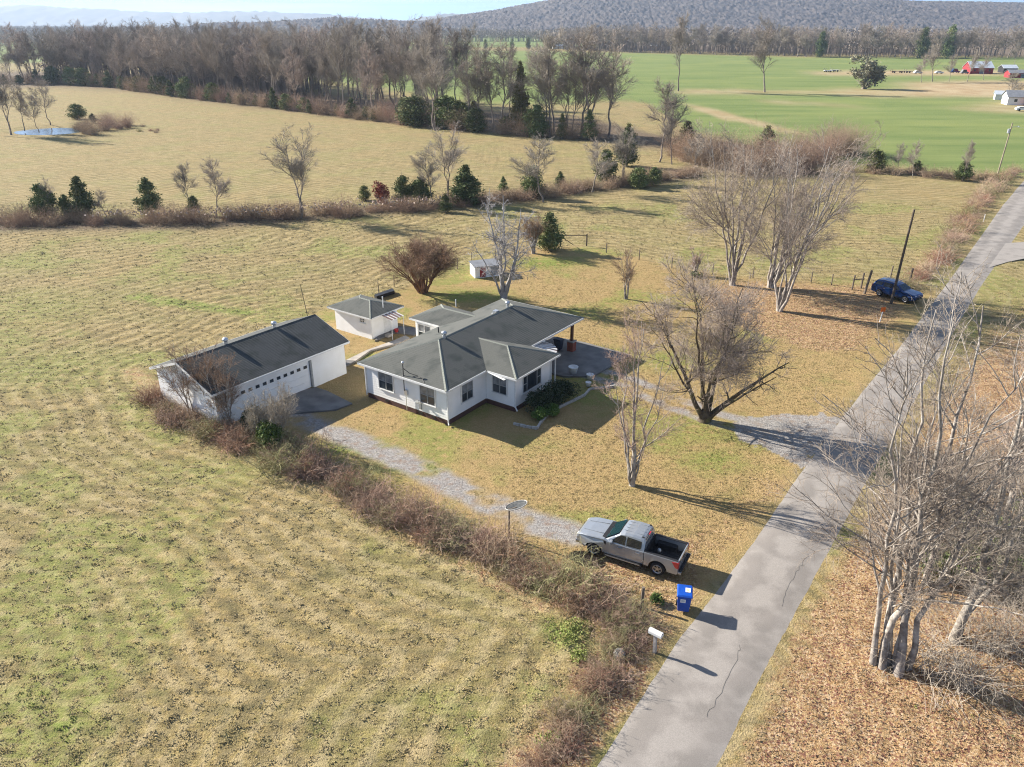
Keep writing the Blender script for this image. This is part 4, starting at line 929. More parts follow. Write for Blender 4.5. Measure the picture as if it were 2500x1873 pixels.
# cab greenhouse (painted) + glass proud
cab=MB()
def ring(x,hw,z0,z1,hwt,rd=.09):
    return [(x,-hw,z0),(x,-hwt,z1-rd),(x,-hwt+rd,z1),(x,0,z1+.02),(x,hwt-rd,z1),(x,hwt,z1-rd),(x,hw,z0),(x,0,z0)]
secs=[]
for x,z1,hwt in [(1.22,1.26,.90),(1.0,1.40,.86),(.70,1.62,.80),(.42,1.82,.76),(.15,1.90,.76),(-.3,1.935,.765),(-.75,1.92,.76),(-.93,1.88,.76),(-1.02,1.70,.79)]:
    f=(z1-1.22)/.7; secs.append(ring(x,.955,1.20,z1,.955-(.955-hwt)*1.0,rd=.05 if z1<1.6 else .10))
loft(cab,secs); cb_=cab.build('cab',M['silver'],trk)
def gq(name,pts,m,parent=trk,th=.006):
    P=[Vector(p) for p in pts]; n=(P[1]-P[0]).cross(P[2]-P[0]).normalized(); c=sum(P,Vector())/len(P)
    if n.dot(c-Vector((c.x*.3,0,.9)))<0: n=-n
    b=MB(); b.prism([p+n*.004 for p in P],n*th); return b.build(name,m,parent)
# windscreen
gq('windscreen',[(1.20,-.82,1.315),(1.20,.82,1.315),(.50,.70,1.805),(.50,-.70,1.805)],M['windshield'],th=.02)
gq('windscreen_cowl',[(1.42,-.80,1.315),(1.42,.80,1.315),(1.20,.84,1.325),(1.20,-.84,1.325)],M['black'],th=.02)
for y in (-.45,.25):
    b=MB(); b.beam((1.25,y,1.36),(1.02,y+.42,1.475),.02,.02); b.build('wiper',M['black'],trk)
gq('rear_glass',[(-1.005,-.66,1.30),(-1.005,.66,1.30),(-.99,.62,1.80),(-.99,-.62,1.80)],M['carglass'],th=-.03)
def sidey(z): return .957-(z-1.20)*(.957-.765)/(1.86-1.20)
for s in (-1,1):
    def sp(x,z,o=.012): return (x,s*(sidey(z)+o),z)
    for P,nm in (([sp(.93,1.27),sp(.06,1.27),sp(.06,1.76),sp(.35,1.75),sp(.62,1.56)],'window'),([sp(-.02,1.27),sp(-.80,1.30),sp(-.86,1.42),sp(-.84,1.72),sp(-.02,1.76)],'window')):
        pn=MB(); pn.prism(P,(0,s*.008,0)); pn.build(nm,M['carglass'],trk)
    # doors: thin seam lines and handles
    for x in (.99,.02,-1.0):
        pass
    for x0,x1 in ((.04,.98),(-.98,.0)):
        b=MB(); y=.998*s
        b.box(x0+.01,x1-.01,min(y,y+s*.012),max(y,y+s*.012),.50,1.20)
        d=b.build('door',M['silver'],trk,bevel=.004); set_y(d,lambda c:Vector((c.x,c.y*(1-.045*max(0,(c.z-1.0)/.35))*(.97 if c.z<.55 else 1),c.z)))
        hx=x0+.16; b=MB(); b.box(hx,hx+.24,min(y+s*.012,y+s*.05),max(y+s*.012,y+s*.05),1.03,1.075); b.build('handle',M['alloy'],d)
    # mirror
    b=MB(); b.box(.72,.86,s*1.0 if s>0 else -1.24,s*1.24 if s>0 else -1.0,1.22,1.42); mr_=b.build('mirror',M['silver'],trk,bevel=.03)
    b=MB(); b.beam((.82,s*.93,1.24),(.80,s*1.05,1.28),.06,.05); b.build('mirror_arm',M['black'],mr_)
    # running board
    b=MB(); b.box(-1.0,1.2,min(s*.93,s*1.08),max(s*.93,s*1.08),.33,.38); rb=b.build('running_board',M['black'],trk,bevel=.01)
    b=MB(); b.box(-.9,1.1,min(s*1.08,s*1.095),max(s*1.08,s*1.095),.345,.375); b.build('trim',M['alloy'],rb)
    # headlamp, side vent
    b=MB(); y0,y1=sorted((s*.62,s*.86)); b.box(2.80,2.925,y0,y1,.86,1.05); b.build('headlight',M['whitelamp'],trk,bevel=.02)
    b=MB(); b.prism([(1.12,s*1.0,1.18),(1.30,s*1.0,1.20),(1.16,s*1.0,.95)],(0,s*.01,0)); b.build('side_vent',M['black'],trk)
# hood bulge lines
for y in (-.5,.5):
    b=MB(); b.beam((2.65,y*.86,1.215),(1.5,y,1.345),.05,.035); b.build('hood_ridge',M['silver'],trk,bevel=.01)
for y in (-.45,-.15,.15,.45):
    b=MB(); b.beam((.3,y,1.925),(-.8,y,1.945),.035,.02); b.build('roof_rib',M['silver'],trk,bevel=.006)
for y in (-.62,.62):
    b=MB(); b.box(-.90,-.78,y-.05,y+.05,1.89,1.925); b.build('roof_clip',M['black'],trk)
b=MB(); b.box(-1.03,-.985,-.16,.16,1.835,1.87); b.build('brake_light',M['redlamp'],trk)
# grille + bumper
b=MB(); b.box(2.86,2.935,-.60,.60,.66,1.06); b.build('grille',M['black'],trk,bevel=.015)
b=MB(); b.box(2.80,2.99,-.86,.86,.45,.64); b.build('bumper',M['alloy'],trk,bevel=.04)
# bed: outer sides with arch, rails, floor, tailgate
A2=arch(RX,.52,.42)
sidep=[(-1.06,.42),(-1.06,1.24),(-2.93,1.24),(-2.96,1.0),(-2.94,.50),(-2.90,.42)]+A2
for s in (-1,1):
    b=MB(); b.prism([(x,s*.86,z) for x,z in densify(sidep,.25)],(0,s*.14,0)); o=b.build('bed_side',M['silver'],trk,bevel=.012); set_y(o,lambda c:Vector((c.x,c.y*(.985 if c.z>1.1 or c.z<.5 else 1),c.z)))
    y0,y1=sorted((s*.80,s*.96)); b=MB(); b.box(-2.90,-1.08,y0,y1,1.232,1.262); b.build('bed_rail',M['black'],trk,bevel=.008)
    y0,y1=sorted((s*.55,s*.856)); b=MB(); b.box(RX-.56,RX+.56,y0,y1,.62,.985); b.build('wheel_housing',M['black'],trk,bevel=.05)
    y0,y1=sorted((s*.88,s*1.005)); b=MB(); b.add([(-2.60,s*1.006,1.16),(-2.965,s*1.004,1.20),(-2.975,s*1.0,.80),(-2.80,s*1.006,.84),(-2.60,s*.9,1.16),(-2.972,s*.82,1.20),(-2.978,s*.84,.80),(-2.80,s*.9,.84)],[(0,1,2,3),(4,7,6,5),(1,5,6,2),(0,4,5,1),(2,6,7,3),(0,3,7,4)]); b.build('tail_light',M['redlamp'],trk)
b=MB(); b.box(-2.88,-1.04,-.86,.86,.60,.64); b.build('bed_floor',M['black'],trk)
for i in range(8):
    y=-.7+i*.2; b=MB(); b.box(-2.86,-1.1,y-.03,y+.03,.641,.658); b.build('bed_rib',M['black'],trk)
b=MB(); b.box(-1.10,-1.03,-.86,.86,.5,1.25); b.build('bed_bulkhead',M['black'],trk)
b=MB(); b.box(-2.955,-2.885,-.84,.84,.56,1.235); tg=b.build('tailgate',M['silver'],trk,bevel=.015)
b=MB(); b.box(-2.975,-2.956,-.16,.16,1.0,1.08); b.build('handle',M['black'],tg)
b=MB(); b.box(-3.12,-2.96,-.90,.90,.46,.62); b.build('bumper',M['black'],trk,bevel=.03)
for y in (-.84,.84):
    y0,y1=sorted((y,y*1.13)); b=MB(); b.box(-3.13,-2.94,y0,y1,.465,.60); b.build('bumper_end',M['silver'],trk,bevel=.02)
b=MB(); b.lathe((-1.55,-.2,.66),[(.1,0),(.12,.1),(.08,.2),(.02,.22)],10); tag(b.build('tin',M['metal'],None,smooth=True),None)
tin=bpy.context.scene.objects['tin']; tin.location=(mid.x,mid.y,0); tin.rotation_euler=(0,0,tang); tag(tin,'small shiny round tin lying in the truck bed','tin')
b=MB(); b.box(-2.5,2.5,-.72,.72,.30,.48); b.build('chassis',M['black'],trk)
b=MB(); b.box(1.30,2.40,-.84,.84,.42,1.0); b.build('engine_bay',M['black'],trk)
for x in (FX,RX):
    for s in (-1,1): wheel(trk,x,s*.86,r,.27,s,steer=(R(14) if x==FX else 0))
# ---- SUV
fw=Vector(G(2255,766)); rw=Vector(G(2145,722)); 
sd_=(Vector(G(2262,752))-Vector(G(2146,721))).normalized(); sang=math.atan2(sd_.y,sd_.x)
s0=Vector(G(2146,722)); lf=Vector((-sd_.y,sd_.x)); 
sm2=s0+sd_*1.45+lf*.82
suv=empty('suv_car',(sm2.x,sm2.y,0),sang,'dark blue SUV with roof rails parked beyond the leaning pole','SUV')
FXs,RXs=1.43,-1.43
prof=[(-.95,.34),(.95,.34)]+arch(FXs,.42,.36)+[(1.88,.36),(2.36,.40),(2.46,.60),(2.44,.85),(2.30,.98),(1.6,1.06),(1.15,1.10),(.9,1.12),(-2.2,1.16),(-2.42,1.12),(-2.48,.8),(-2.46,.45),(-2.38,.38)]+arch(RXs,.42,.36)
def shape2(co):
    x,y,z=co; s=.95
    if z>.85: s*=1-.05*(z-.85)/.3
    if z<.5: s*=.96
    s*=1-.16*min(1,max(0,(x-1.8)/.6))**2; s*=1-.08*min(1,max(0,(-x-2.0)/.45))**2
    return Vector((x,y*s,z))
body_shell('body',densify(prof),suv,M['bluepaint'],ys,shape2)
cab=MB(); secs=[]
for x,z1,hwt in [(1.10,1.10,.86),(.80,1.32,.78),(.40,1.58,.70),(.05,1.70,.67),(-.6,1.75,.67),(-1.4,1.74,.66),(-2.0,1.68,.64),(-2.22,1.45,.70),(-2.40,1.14,.82)]:
    secs.append(ring(x,.90,1.04,z1,hwt,rd=.07))
loft(cab,secs); cab.build('cab',M['bluepaint'],suv)
gq('windscreen',[(1.03,-.76,1.17),(1.03,.76,1.17),(.38,.62,1.60),(.38,-.62,1.60)],M['carglass'],suv,.02)
gq('rear_glass',[(-2.36,-.70,1.22),(-2.36,.70,1.22),(-2.12,.58,1.60),(-2.12,-.58,1.60)],M['carglass'],suv,-.03)
def sy2(z): return .905-(z-1.04)*(.905-.665)/(1.70-1.04)
for s in (-1,1):
    def sp(x,z,o=.012): return (x,s*(sy2(z)+o),z)
    for P in ([sp(.80,1.15),sp(-.18,1.15),sp(-.18,1.58),sp(.12,1.58),sp(.45,1.42)],[sp(-.26,1.15),sp(-1.18,1.17),sp(-1.18,1.60),sp(-.26,1.60)],[sp(-1.40,1.2),sp(-2.05,1.24),sp(-1.95,1.56),sp(-1.28,1.6)]):
        b=MB(); b.prism(P,(0,s*.012,0)); b.build('window',M['carglass'],suv)
    b=MB(); b.beam((.1,s*.60,1.80),(-1.8,s*.60,1.79),.05,.04); b.build('roof_rail',M['alloy'],suv)
    b=MB(); b.box(.62,.76,min(s*.9,s*1.10),max(s*.9,s*1.10),1.10,1.26); b.build('mirror',M['bluepaint'],suv,bevel=.03)
    b=MB(); b.box(-1.0,1.0,min(s*.90,s*.93),max(s*.90,s*.93),.36,.46); b.build('sill_trim',M['black'],suv)
    for x in (-.3,.72):
        b=MB(); b.box(x-.9+.1,x-.9+.3,min(s*.945,s*.97),max(s*.945,s*.97),.93,.965); b.build('door_handle',M['alloy'],suv)
    b=MB(); y0,y1=sorted((s*.62,s*.86)); b.box(-2.47,-2.38,y0,y1,.90,1.12); b.build('tail_light',M['redlamp'],suv,bevel=.02)
    b=MB(); y0,y1=sorted((s*.55,s*.78)); b.box(2.26,2.43,y0,y1,.74,.90); b.build('headlight',M['whitelamp'],suv,bevel=.02)
b=MB(); b.box(-2.53,-2.44,-.75,.75,.42,.66); b.build('bumper',M['black'],suv,bevel=.02)
b=MB(); b.box(2.40,2.48,-.6,.6,.42,.70); b.build('grille',M['black'],suv,bevel=.02)
for x in (FXs,RXs):
    for s in (-1,1): wheel(suv,x,s*.82,.36,.24,s)
# ================================================================ far farm
def barn(name,u,v,rz,L,D,h,rise,mw,mr,label,cat,door=True):
    o=empty(name,(*G(u,v),0),rz,label,cat)
    b=MB(); b.prism([(0,0,-.5),(0,D,-.5),(0,D,h),(0,D/2,h+rise),(0,0,h)],(L,0,0)); b.build('wall',mw,o)
    for s,(y0,z0,y1,z1) in enumerate(((-.4,h-.1,D/2,h+rise+.12),(D+.4,h-.1,D/2,h+rise+.12))):
        b=MB(); b.prism([(-.4,y0,z0),(L+.4,y0,z0),(L+.4,y1,z1),(-.4,y1,z1)],(0,0,.12)); b.build('roof',mr,o)
    if door:
        b=MB(); b.box(L*.4,L*.6,-.08,-.002,0,h*.8); b.build('door',M['greyroof'],o)
        for t in (.15,.8):
            b=MB(); b.box(L*t,L*t+1,-.06,-.002,h*.4,h*.75); b.build('window',M['glass'],o)
    return o
barn('barn',2368,180,R(-4),13,11,3.2,3.2,M['barnred'],M['tin'],'red barn with pale tin roof at the far right farmyard','barn')
barn('machine_shed',2449,178,R(-4),8,7,2.6,1.6,M['darkmetal'],M['tin'],'open shed with white tin roof between the red barns','shed',False)
barn('barn',2464,190,R(-10),14,8,2.4,1.4,M['barnred'],M['greyroof'],'low dark red barn with grey roof at the right picture edge','barn')
hs=barn('neighbour_house',2458,256,R(-16),14,8,2.7,1.9,M['white_trim'],M['greyroof'],'white neighbouring house with grey roof and brick end at the right edge','house')
b=MB(); b.box(5.5,13.9,-3.2,0-.01,-.4,2.5); b.build('brick_wing',M['redbrick'],hs)
b=MB(); b.prism([(5.2,-3.6,2.5),(14.2,-3.6,2.5),(14.2,.3,3.5),(5.2,.3,3.5)],(0,0,.12)); b.build('roof',M['greyroof'],hs)
barn('garden_shed',2428,243,R(-20),3.2,3,1.9,1.1,M['white_trim'],M['tin'],'little white shed left of the neighbouring house','shed',False)
def simple_vehicle(name,u,v,rz,L,h,m,label,cat):
    o=empty(name,(*G(u,v),0),rz,label,cat)
    b=MB(); b.prism([(-L/2,-.9,.4),(-L/2,-.9,1.0),(-L*.42,-.9,1.05),(-L*.3,-.9,h),(L*.12,-.9,h),(L*.28,-.9,1.1),(L/2,-.9,.95),(L/2,-.9,.4)],(0,1.8,0)); b.build('body',m,o,bevel=.06)
    b=MB(); b.prism([(-L*.37,-.92,1.1),(-L*.28,-.92,h-.12),(L*.10,-.92,h-.12),(L*.22,-.92,1.1)],(0,1.84,0)); b.build('window',M['carglass'],o)
    for x in (-L*.3,L*.3):
        for y in (-.85,.85):
            b=MB(); b.cyl((x,y-.12,.36),(x,y+.12,.36),.36,.36,12); b.build('wheel',M['rubber'],o)
simple_vehicle('parked_car',2240,180,R(5),5,1.7,M['white_trim'],'white car parked left of the farm machinery in the far farmyard','car')
simple_vehicle('parked_car',2292,180,R(-5),4.6,1.5,M['white_trim'],'small white car parked in the middle of the far farmyard','car')
simple_vehicle('parked_truck',2331,178,R(4),5.5,2.4,M['bluepaint'],'dark blue truck parked in the farmyard left of the red barn','truck')
simple_vehicle('parked_car',2354,180,R(0),4.4,2.3,M['greyroof'],'dark vehicle right beside the end of the red barn','car')
simple_vehicle('parked_car',2496,271,R(-10),4.5,1.4,M['white_trim'],'white car by the brick end of the neighbouring house','car')
def trailer(u,v,rz,L,m,label):
    o=empty('farm_trailer',(*G(u,v),0),rz,label,'trailer')
    b=MB(); b.box(-L/2,L/2,-1,1,.8,1.0); b.build('bed',m,o)
    b=MB(); b.beam((L/2,0,.9),(L/2+2,0,.5),.2,.2); b.build('drawbar',M['darkmetal'],o)
    b=MB(); b.beam((-L/2,-1,1),(-L/2+.6,-1,2.2),.15,.15); b.beam((-L/2,1,1),(-L/2+.6,1,2.2),.15,.15); b.build('upright',M['darkmetal'],o)
    for x in (-L*.3,L*.2):
        for y in (-1.1,1.1):
            b=MB(); b.cyl((x,y-.15,.5),(x,y+.15,.5),.5,.5,12); b.build('wheel',M['rubber'],o)
trailer(2021,176,R(8),5,M['tin'],'light grey farm trailer standing alone in the green field'); trailer(2038,175,R(20),6,M['tin'],'second grey farm implement right behind the lone trailer')
trailer(2192,178,R(3),9,M['wood_dark'],'long dark flatbed trailer at the left end of the farmyard'); trailer(2215,178,R(12),4,M['wood_grey'],'short brown trailer beside the long flatbed')
for u,v,s,lb in [(1352,119,1,'small white farmhouse far off at the edge of the green field'),(1590,112,.8,'tiny white shed among the far trees right of centre')]:
    barn('far_building',u,v,R(10),12*s,8*s,3*s,2*s,M['white_trim'],M['tin'],lb,'building',False)
barn('far_building',636,96,R(10),16,9,4,2,M['white_trim'],M['tin'],'pale far building glimpsed through the left woods','building',False)
# ================================================================ vegetation
def norm(v): return v/np.maximum(np.linalg.norm(v,axis=-1,keepdims=True),1e-9)
def perp(rs,d):
    r=rs.normal(size=d.shape); r=r-(r*d).sum(-1,keepdims=True)*d; return norm(r)
def paths(rs,P0,D0,L,K,wob,up,curl=0):
    """N branches of K points, starting at P0 along D0, length L"""
    N=len(P0); P=np.zeros((N,K,3)); P[:,0]=P0; d=norm(D0.copy()); st=(L/(K-1))[:,None]
    for k in range(1,K):
        d=norm(d+rs.normal(size=d.shape)*wob+np.array([0,0,up])); P[:,k]=P[:,k-1]+d*st
    return P
def level(rs,PP,PR,n,K,Lf,ang,t0,t1,rr,wob,up,PL,taper=.75,minr=.006,tpow=1.0,lshrink=.5,az=None,wsel=None):
    """children of parents PP (N,Kp,3)"""
    N,Kp,_=PP.shape
    wgt=PL/PL.sum() if wsel is None else wsel
    pi=rs.choice(N,n,p=wgt)
    t=t0+(t1-t0)*rs.rand(n)**tpow
    f=t*(Kp-1); i=np.minimum(f.astype(int),Kp-2); fr=(f-i)[:,None]
    A=PP[pi,i];B=PP[pi,i+1]; P0=A*(1-fr)+B*fr; T=norm(B-A)
    r0=(PR[pi,i]*(1-fr[:,0])+PR[pi,i+1]*fr[:,0])
    a=np.radians(ang[0]+(ang[1]-ang[0])*rs.rand(n))[:,None]; q=perp(rs,T)
    D=T*np.cos(a)+q*np.sin(a)
    L=PL[pi]*(Lf[0]+(Lf[1]-Lf[0])*rs.rand(n))*(1-lshrink*t)
    P=paths(rs,P0,D,L,K,wob,up)
    R0=np.maximum(r0*(rr[0]+(rr[1]-rr[0])*rs.rand(n)),minr)
    k=np.linspace(0,1,K)[None]; Rr=R0[:,None]*(1-taper*k)
    return P,np.maximum(Rr,minr*.6),L
def tubes(P,Rr,S,tip=True):
    N,K,_=P.shape
    T=np.zeros_like(P); T[:,1:-1]=P[:,2:]-P[:,:-2]; T[:,0]=P[:,1]-P[:,0]; T[:,-1]=P[:,-1]-P[:,-2]; T=norm(T)
    ref=np.tile(np.array([0.31,0.17,0.93]),(N,K,1)); al=np.abs((T*ref).sum(-1))>.95; ref[al]=[1,0,0]
    A=norm(np.cross(T,ref)); B=np.cross(T,A)
    th=2*np.pi*np.arange(S)/S
    V=P[:,:,None,:]+Rr[:,:,None,None]*(A[:,:,None,:]*np.cos(th)[None,None,:,None]+B[:,:,None,:]*np.sin(th)[None,None,:,None])
    b=(np.arange(N)*K*S)[:,None,None]; k=np.arange(K-1)[None,:,None]*S; s=np.arange(S)[None,None,:]
    s2=(s+1)%S
    F=np.stack([b+k+s,b+k+s2,b+k+S+s2,b+k+S+s],-1).reshape(-1,4)
    return V.reshape(-1,3),F
def merge(parts):
    vs=[];fs=[];o=0
    for V,F in parts: vs.append(V); fs.append(F+o); o+=len(V)
    return np.concatenate(vs),np.concatenate(fs)
def twigs2(P,rad):
    """thin 3-sided tapering twigs"""
    return tubes(P,rad,3)
def tree_mesh(seed,h,trunks,first,levels,flare=1.35,sides=(9,6,4,3,3),name='tree',mb=None,mt=None,split=2):
    """trunks: list of (dx,dy,lean_x,lean_y,height fraction,radius). levels: dict lists. First `split` levels make the trunk mesh, the rest the crown"""
    rs=np.random.RandomState(seed); K=12
    P=np.zeros((len(trunks),K,3));Rr=np.zeros((len(trunks),K)); PL=np.zeros(len(trunks))
    for i,(dx,dy,lx,ly,hf,r) in enumerate(trunks):
        k=np.linspace(0,1,K); w=np.cumsum(rs.normal(size=(K,2))*.012*h*hf*min(1,hf*1.5),axis=0); w-=w[0]
        P[i,:,0]=dx+lx*h*k**1.25+w[:,0]; P[i,:,1]=dy+ly*h*k**1.25+w[:,1]; P[i,:,2]=-.2+(h*hf+.2)*k
        Rr[i]=r*(1-.86*k**.9)+r*(flare-1)*np.exp(-k*K*1.6); PL[i]=h*hf
    wood=[tubes(P,Rr,sides[0])]; crown=[]; PP,PR_,L=P,Rr,PL
    allp=[(P,Rr,PL)]
    for j,lv in enumerate(levels):
        lv=dict(lv); frm=lv.pop('frm',None)
        if frm is not None: PP,PR_,L=allp[frm]
        PP,PR_,L=level(rs,PP,PR_,PL=L,**lv); allp.append((PP,PR_,L))
        (wood if j+1<split else crown).append(tubes(PP,PR_,sides[min(j+1,len(sides)-1)]))
    wv,wf=merge(wood); cv,cf=merge(crown)
    return (npmesh(name+'_trunk',wv,wf,[mb],smooth=True),npmesh(name+'_crown',cv,cf,[mt],smooth=False))
def put_tree(ms,loc,rz,sc,label,group=None,cat='tree',name='bare_tree',tilt=(0,0)):
    o=empty(name,(loc[0],loc[1],-.1),0,label,cat,group); o.rotation_euler=(tilt[0],tilt[1],rz); o.scale=sc if hasattr(sc,'__len__') else (sc,sc,sc)
    link('trunk',ms[0],None,o); link('crown',ms[1],None,o); return o
def L_(n,K,Lf,ang,t=(.2,1),rr=(.4,.6),wob=.08,up=.03,**k):
    d=dict(n=n,K=K,Lf=Lf,ang=ang,t0=t[0],t1=t[1],rr=rr,wob=wob,up=up); d.update(k); return d
def where(t,names):
    return names[min(int(t*len(names)),len(names)-1)]
# ---- hero trees
# big vase-shaped pale trees (by the back pasture)
def vase(seed,h,r=.36,n=6,spread=.30,bias=(0,0),mt='twig_pale',dens=1.0,low=.12,base=1.6,mb='bark_pale'):
    rs=np.random.RandomState(seed+100)
    tr=[(0,0,0,0,low,r)]
    for i in range(n):
        a=2*math.pi*(i+rs.rand()*.5)/n; s=spread*(.35+.65*rs.rand())
        tr.append((.1*math.cos(a),.1*math.sin(a),s*math.cos(a)+bias[0],s*math.sin(a)+bias[1],(.82+.2*rs.rand())*1.0,r*(.32+.16*rs.rand())))
    lv=[L_(int(50*dens),9,(.34,.58),(22,50),(.22,.95),(.45,.7),.06,.05,minr=.03,lshrink=.55),
        L_(int(420*dens),7,(.38,.65),(25,52),(.15,1),(.4,.65),.11,.02,minr=.016,lshrink=.4),
        L_(int(2600*dens),5,(.35,.6),(25,55),(.15,1),(.5,.7),.14,.01,minr=.012,lshrink=.4),
        L_(int(7000*dens),3,(.4,.8),(25,60),(.1,1),(.6,.8),.15,.0,minr=.010,lshrink=.3)]
    return tree_mesh(seed,h,tr,None,lv,mb=M[mb],mt=M[mt],split=2,name='vase')
put_tree(vase(1,16.4,.40,7,.26,(-.02,.0)),G(1788,694),0,1,'tall pale bare tree, left one of the big pair by the back pasture')
put_tree(vase(2,17.5,.32,8,.36,(.12,-.02),dens=.75),G(1902,757),0,1,'tall pale bare tree with a forked trunk, nearest the lawn, left of the blue car')
put_tree(vase(3,15.0,.40,7,.42,(.24,.02),dens=.9,mt='twig_mauve',low=.16),G(1880,700),0,1,'darker broad bare tree leaning right, behind the pale forked tree')
# rugged old yard tree by the driveway
def rugged(seed):
    tr=[(0,0,0,0,.26,.50),(0,0,-.36,.10,.80,.22),(.05,0,-.12,.24,.96,.20),(0,0,.20,.08,.94,.22),(0,0,.04,-.20,.88,.16),(-.1,.05,-.40,-.05,.68,.13),(0,0,-.16,-.1,.98,.15),(.1,0,.52,-.06,.46,.24),(.15,-.05,.36,-.2,.42,.18)]
    lv=[L_(95,9,(.28,.48),(35,80),(.28,.95),(.35,.55),.17,.08,minr=.03,lshrink=.35),
        L_(620,7,(.35,.6),(25,60),(.15,1),(.4,.6),.16,.06,minr=.016,lshrink=.4),
        L_(5200,5,(.5,.9),(25,60),(.15,1),(.45,.65),.16,.06,minr=.011,lshrink=.3),
        L_(9000,3,(.6,1.0),(15,50),(.1,1),(.6,.8),.15,.04,minr=.008,lshrink=.2)]
    return tree_mesh(seed,10.6,tr,None,lv,mb=M['bark_dark'],mt=M['twig_mauve'],split=2,name='rugged')
put_tree(rugged(12),G(1720,1024),0,(1.0,1.0,1.04),'rugged dark-limbed old tree with a broken trunk beside the gravel drive')
# slender front-lawn tree
tr=[(0,0,0,0,.30,.20),(0,0,-.05,.03,.95,.13),(0,0,.04,.05,1.0,.13),(0,0,.10,-.02,.85,.10),(0,0,-.12,-.04,.8,.08),(.02,0,-.02,.10,.9,.09),(0,0,.15,.05,.72,.07)]
lv=[L_(40,8,(.22,.42),(20,50),(.2,.9),(.4,.65),.08,.08,minr=.022,lshrink=.5),L_(300,6,(.35,.6),(22,55),(.15,1),(.45,.65),.12,.07,minr=.011,lshrink=.4),L_(1900,4,(.35,.65),(25,55),(.15,1),(.5,.7),.15,.05,minr=.007,lshrink=.3),L_(3200,3,(.4,.7),(25,60),(.1,1),(.6,.8),.15,.03,minr=.006)]
put_tree(tree_mesh(21,10.3,tr,None,lv,mb=M['bark_pale'],mt=M['twig_red'],split=2),G(1543,1181),0,1,'slender upright bare tree with reddish twigs alone on the front lawn')
# silver grey weeping-twigged tree behind the house
tr=[(0,0,0,0,.24,.34),(0,0,-.12,.02,.95,.17),(0,0,.02,.05,1.0,.18),(0,0,.12,.0,.9,.16),(0,0,-.05,-.06,.8,.13),(0,0,.2,.04,.62,.13),(0,0,-.2,.0,.60,.12)]
lv=[L_(50,8,(.25,.45),(25,65),(.3,.95),(.4,.65),.14,.02,minr=.03,lshrink=.5),L_(420,6,(.35,.6),(30,75),(.15,1),(.45,.65),.2,-.02,minr=.014,lshrink=.4),L_(2400,5,(.35,.6),(30,70),(.15,1),(.5,.7),.22,-.06,minr=.009,lshrink=.3),L_(3500,3,(.4,.7),(25,60),(.1,1),(.6,.8),.2,-.05,minr=.008)]
M['bark_silver']=mat('silver_bark',(.40,.39,.38),.9,(.25,.235,.225),3); M['twig_silver']=mat('silver_twigs',(.42,.40,.39),.9,(.31,.285,.275),1.2)
put_tree(tree_mesh(31,10.5,tr,None,lv,mb=M['bark_silver'],mt=M['twig_silver'],split=2),G(1230,732),0,(1.3,1.3,1.05),'silver-grey bare tree with tangled drooping twigs just behind the farmhouse')
# dome-shaped crape myrtle
tr=[]; rs=np.random.RandomState(4)
for i in range(16):
    a=2*math.pi*i/16+rs.rand()*.3; s=.12+.32*rs.rand(); tr.append((.25*math.cos(a),.25*math.sin(a),s*math.cos(a),s*math.sin(a),.80-.35*s,.11))
lv=[L_(120,7,(.4,.6),(12,35),(.3,.9),(.45,.65),.07,.03,minr=.02,lshrink=.45),L_(1100,5,(.5,.75),(20,50),(.2,1),(.45,.65),.08,.02,minr=.012,lshrink=.35),L_(8000,4,(.5,.8),(20,50),(.2,1),(.5,.7),.1,.02,minr=.009,lshrink=.25),L_(7000,3,(.5,.9),(15,45),(.1,1),(.7,.9),.1,.02,minr=.006,lshrink=.1)]
put_tree(tree_mesh(41,6.5,tr,None,lv,mb=M['bark_red'],mt=M['twig_brown'],split=2),G(1033,712),0,(1.3,1.3,1.0),'dense dome-shaped brown multi-stemmed tree between the shed and the silver tree',name='crape_myrtle')
# small yard trees
def small(seed,h,mt,mb='bark_pale',n=6,spread=.18,dens=1.0,r=.09):
    rs=np.random.RandomState(seed); tr=[]
    for i in range(n):
        a=2*math.pi*i/n+rs.rand()*.6; s=spread*(.3+.7*rs.rand()); tr.append((.08*math.cos(a),.08*math.sin(a),s*math.cos(a),s*math.sin(a),.8+.2*rs.rand(),r*(.7+.4*rs.rand())))
    lv=[L_(int(40*dens),7,(.3,.5),(18,42),(.25,.95),(.45,.65),.1,.05,minr=.016,lshrink=.45),L_(int(300*dens),5,(.4,.65),(20,48),(.2,1),(.5,.7),.13,.04,minr=.01,lshrink=.35),L_(int(1700*dens),4,(.4,.7),(20,50),(.15,1),(.5,.7),.15,.02,minr=.007,lshrink=.3)]
    return tree_mesh(seed,h,tr,None,lv,mb=M[mb],mt=M[mt],split=2,sides=(6,5,3,3,3))
put_tree(small(51,5.6,'twig_brown',n=5),G(1528,728),0,1,'small thin yard tree between the house roof and the big pale trees')
put_tree(small(52,3.0,'twig_red',n=7,spread=.3),G(1697,669),0,1,'tiny multi-stemmed bare tree with green growth at its foot')
put_tree(small(53,4.4,'twig_brown',n=14,spread=.3,dens=3),G(1302,617),0,(1.25,1.25,1.1),'round brown bare shrub in front of the evergreen by the gate',name='bare_shrub',cat='shrub')
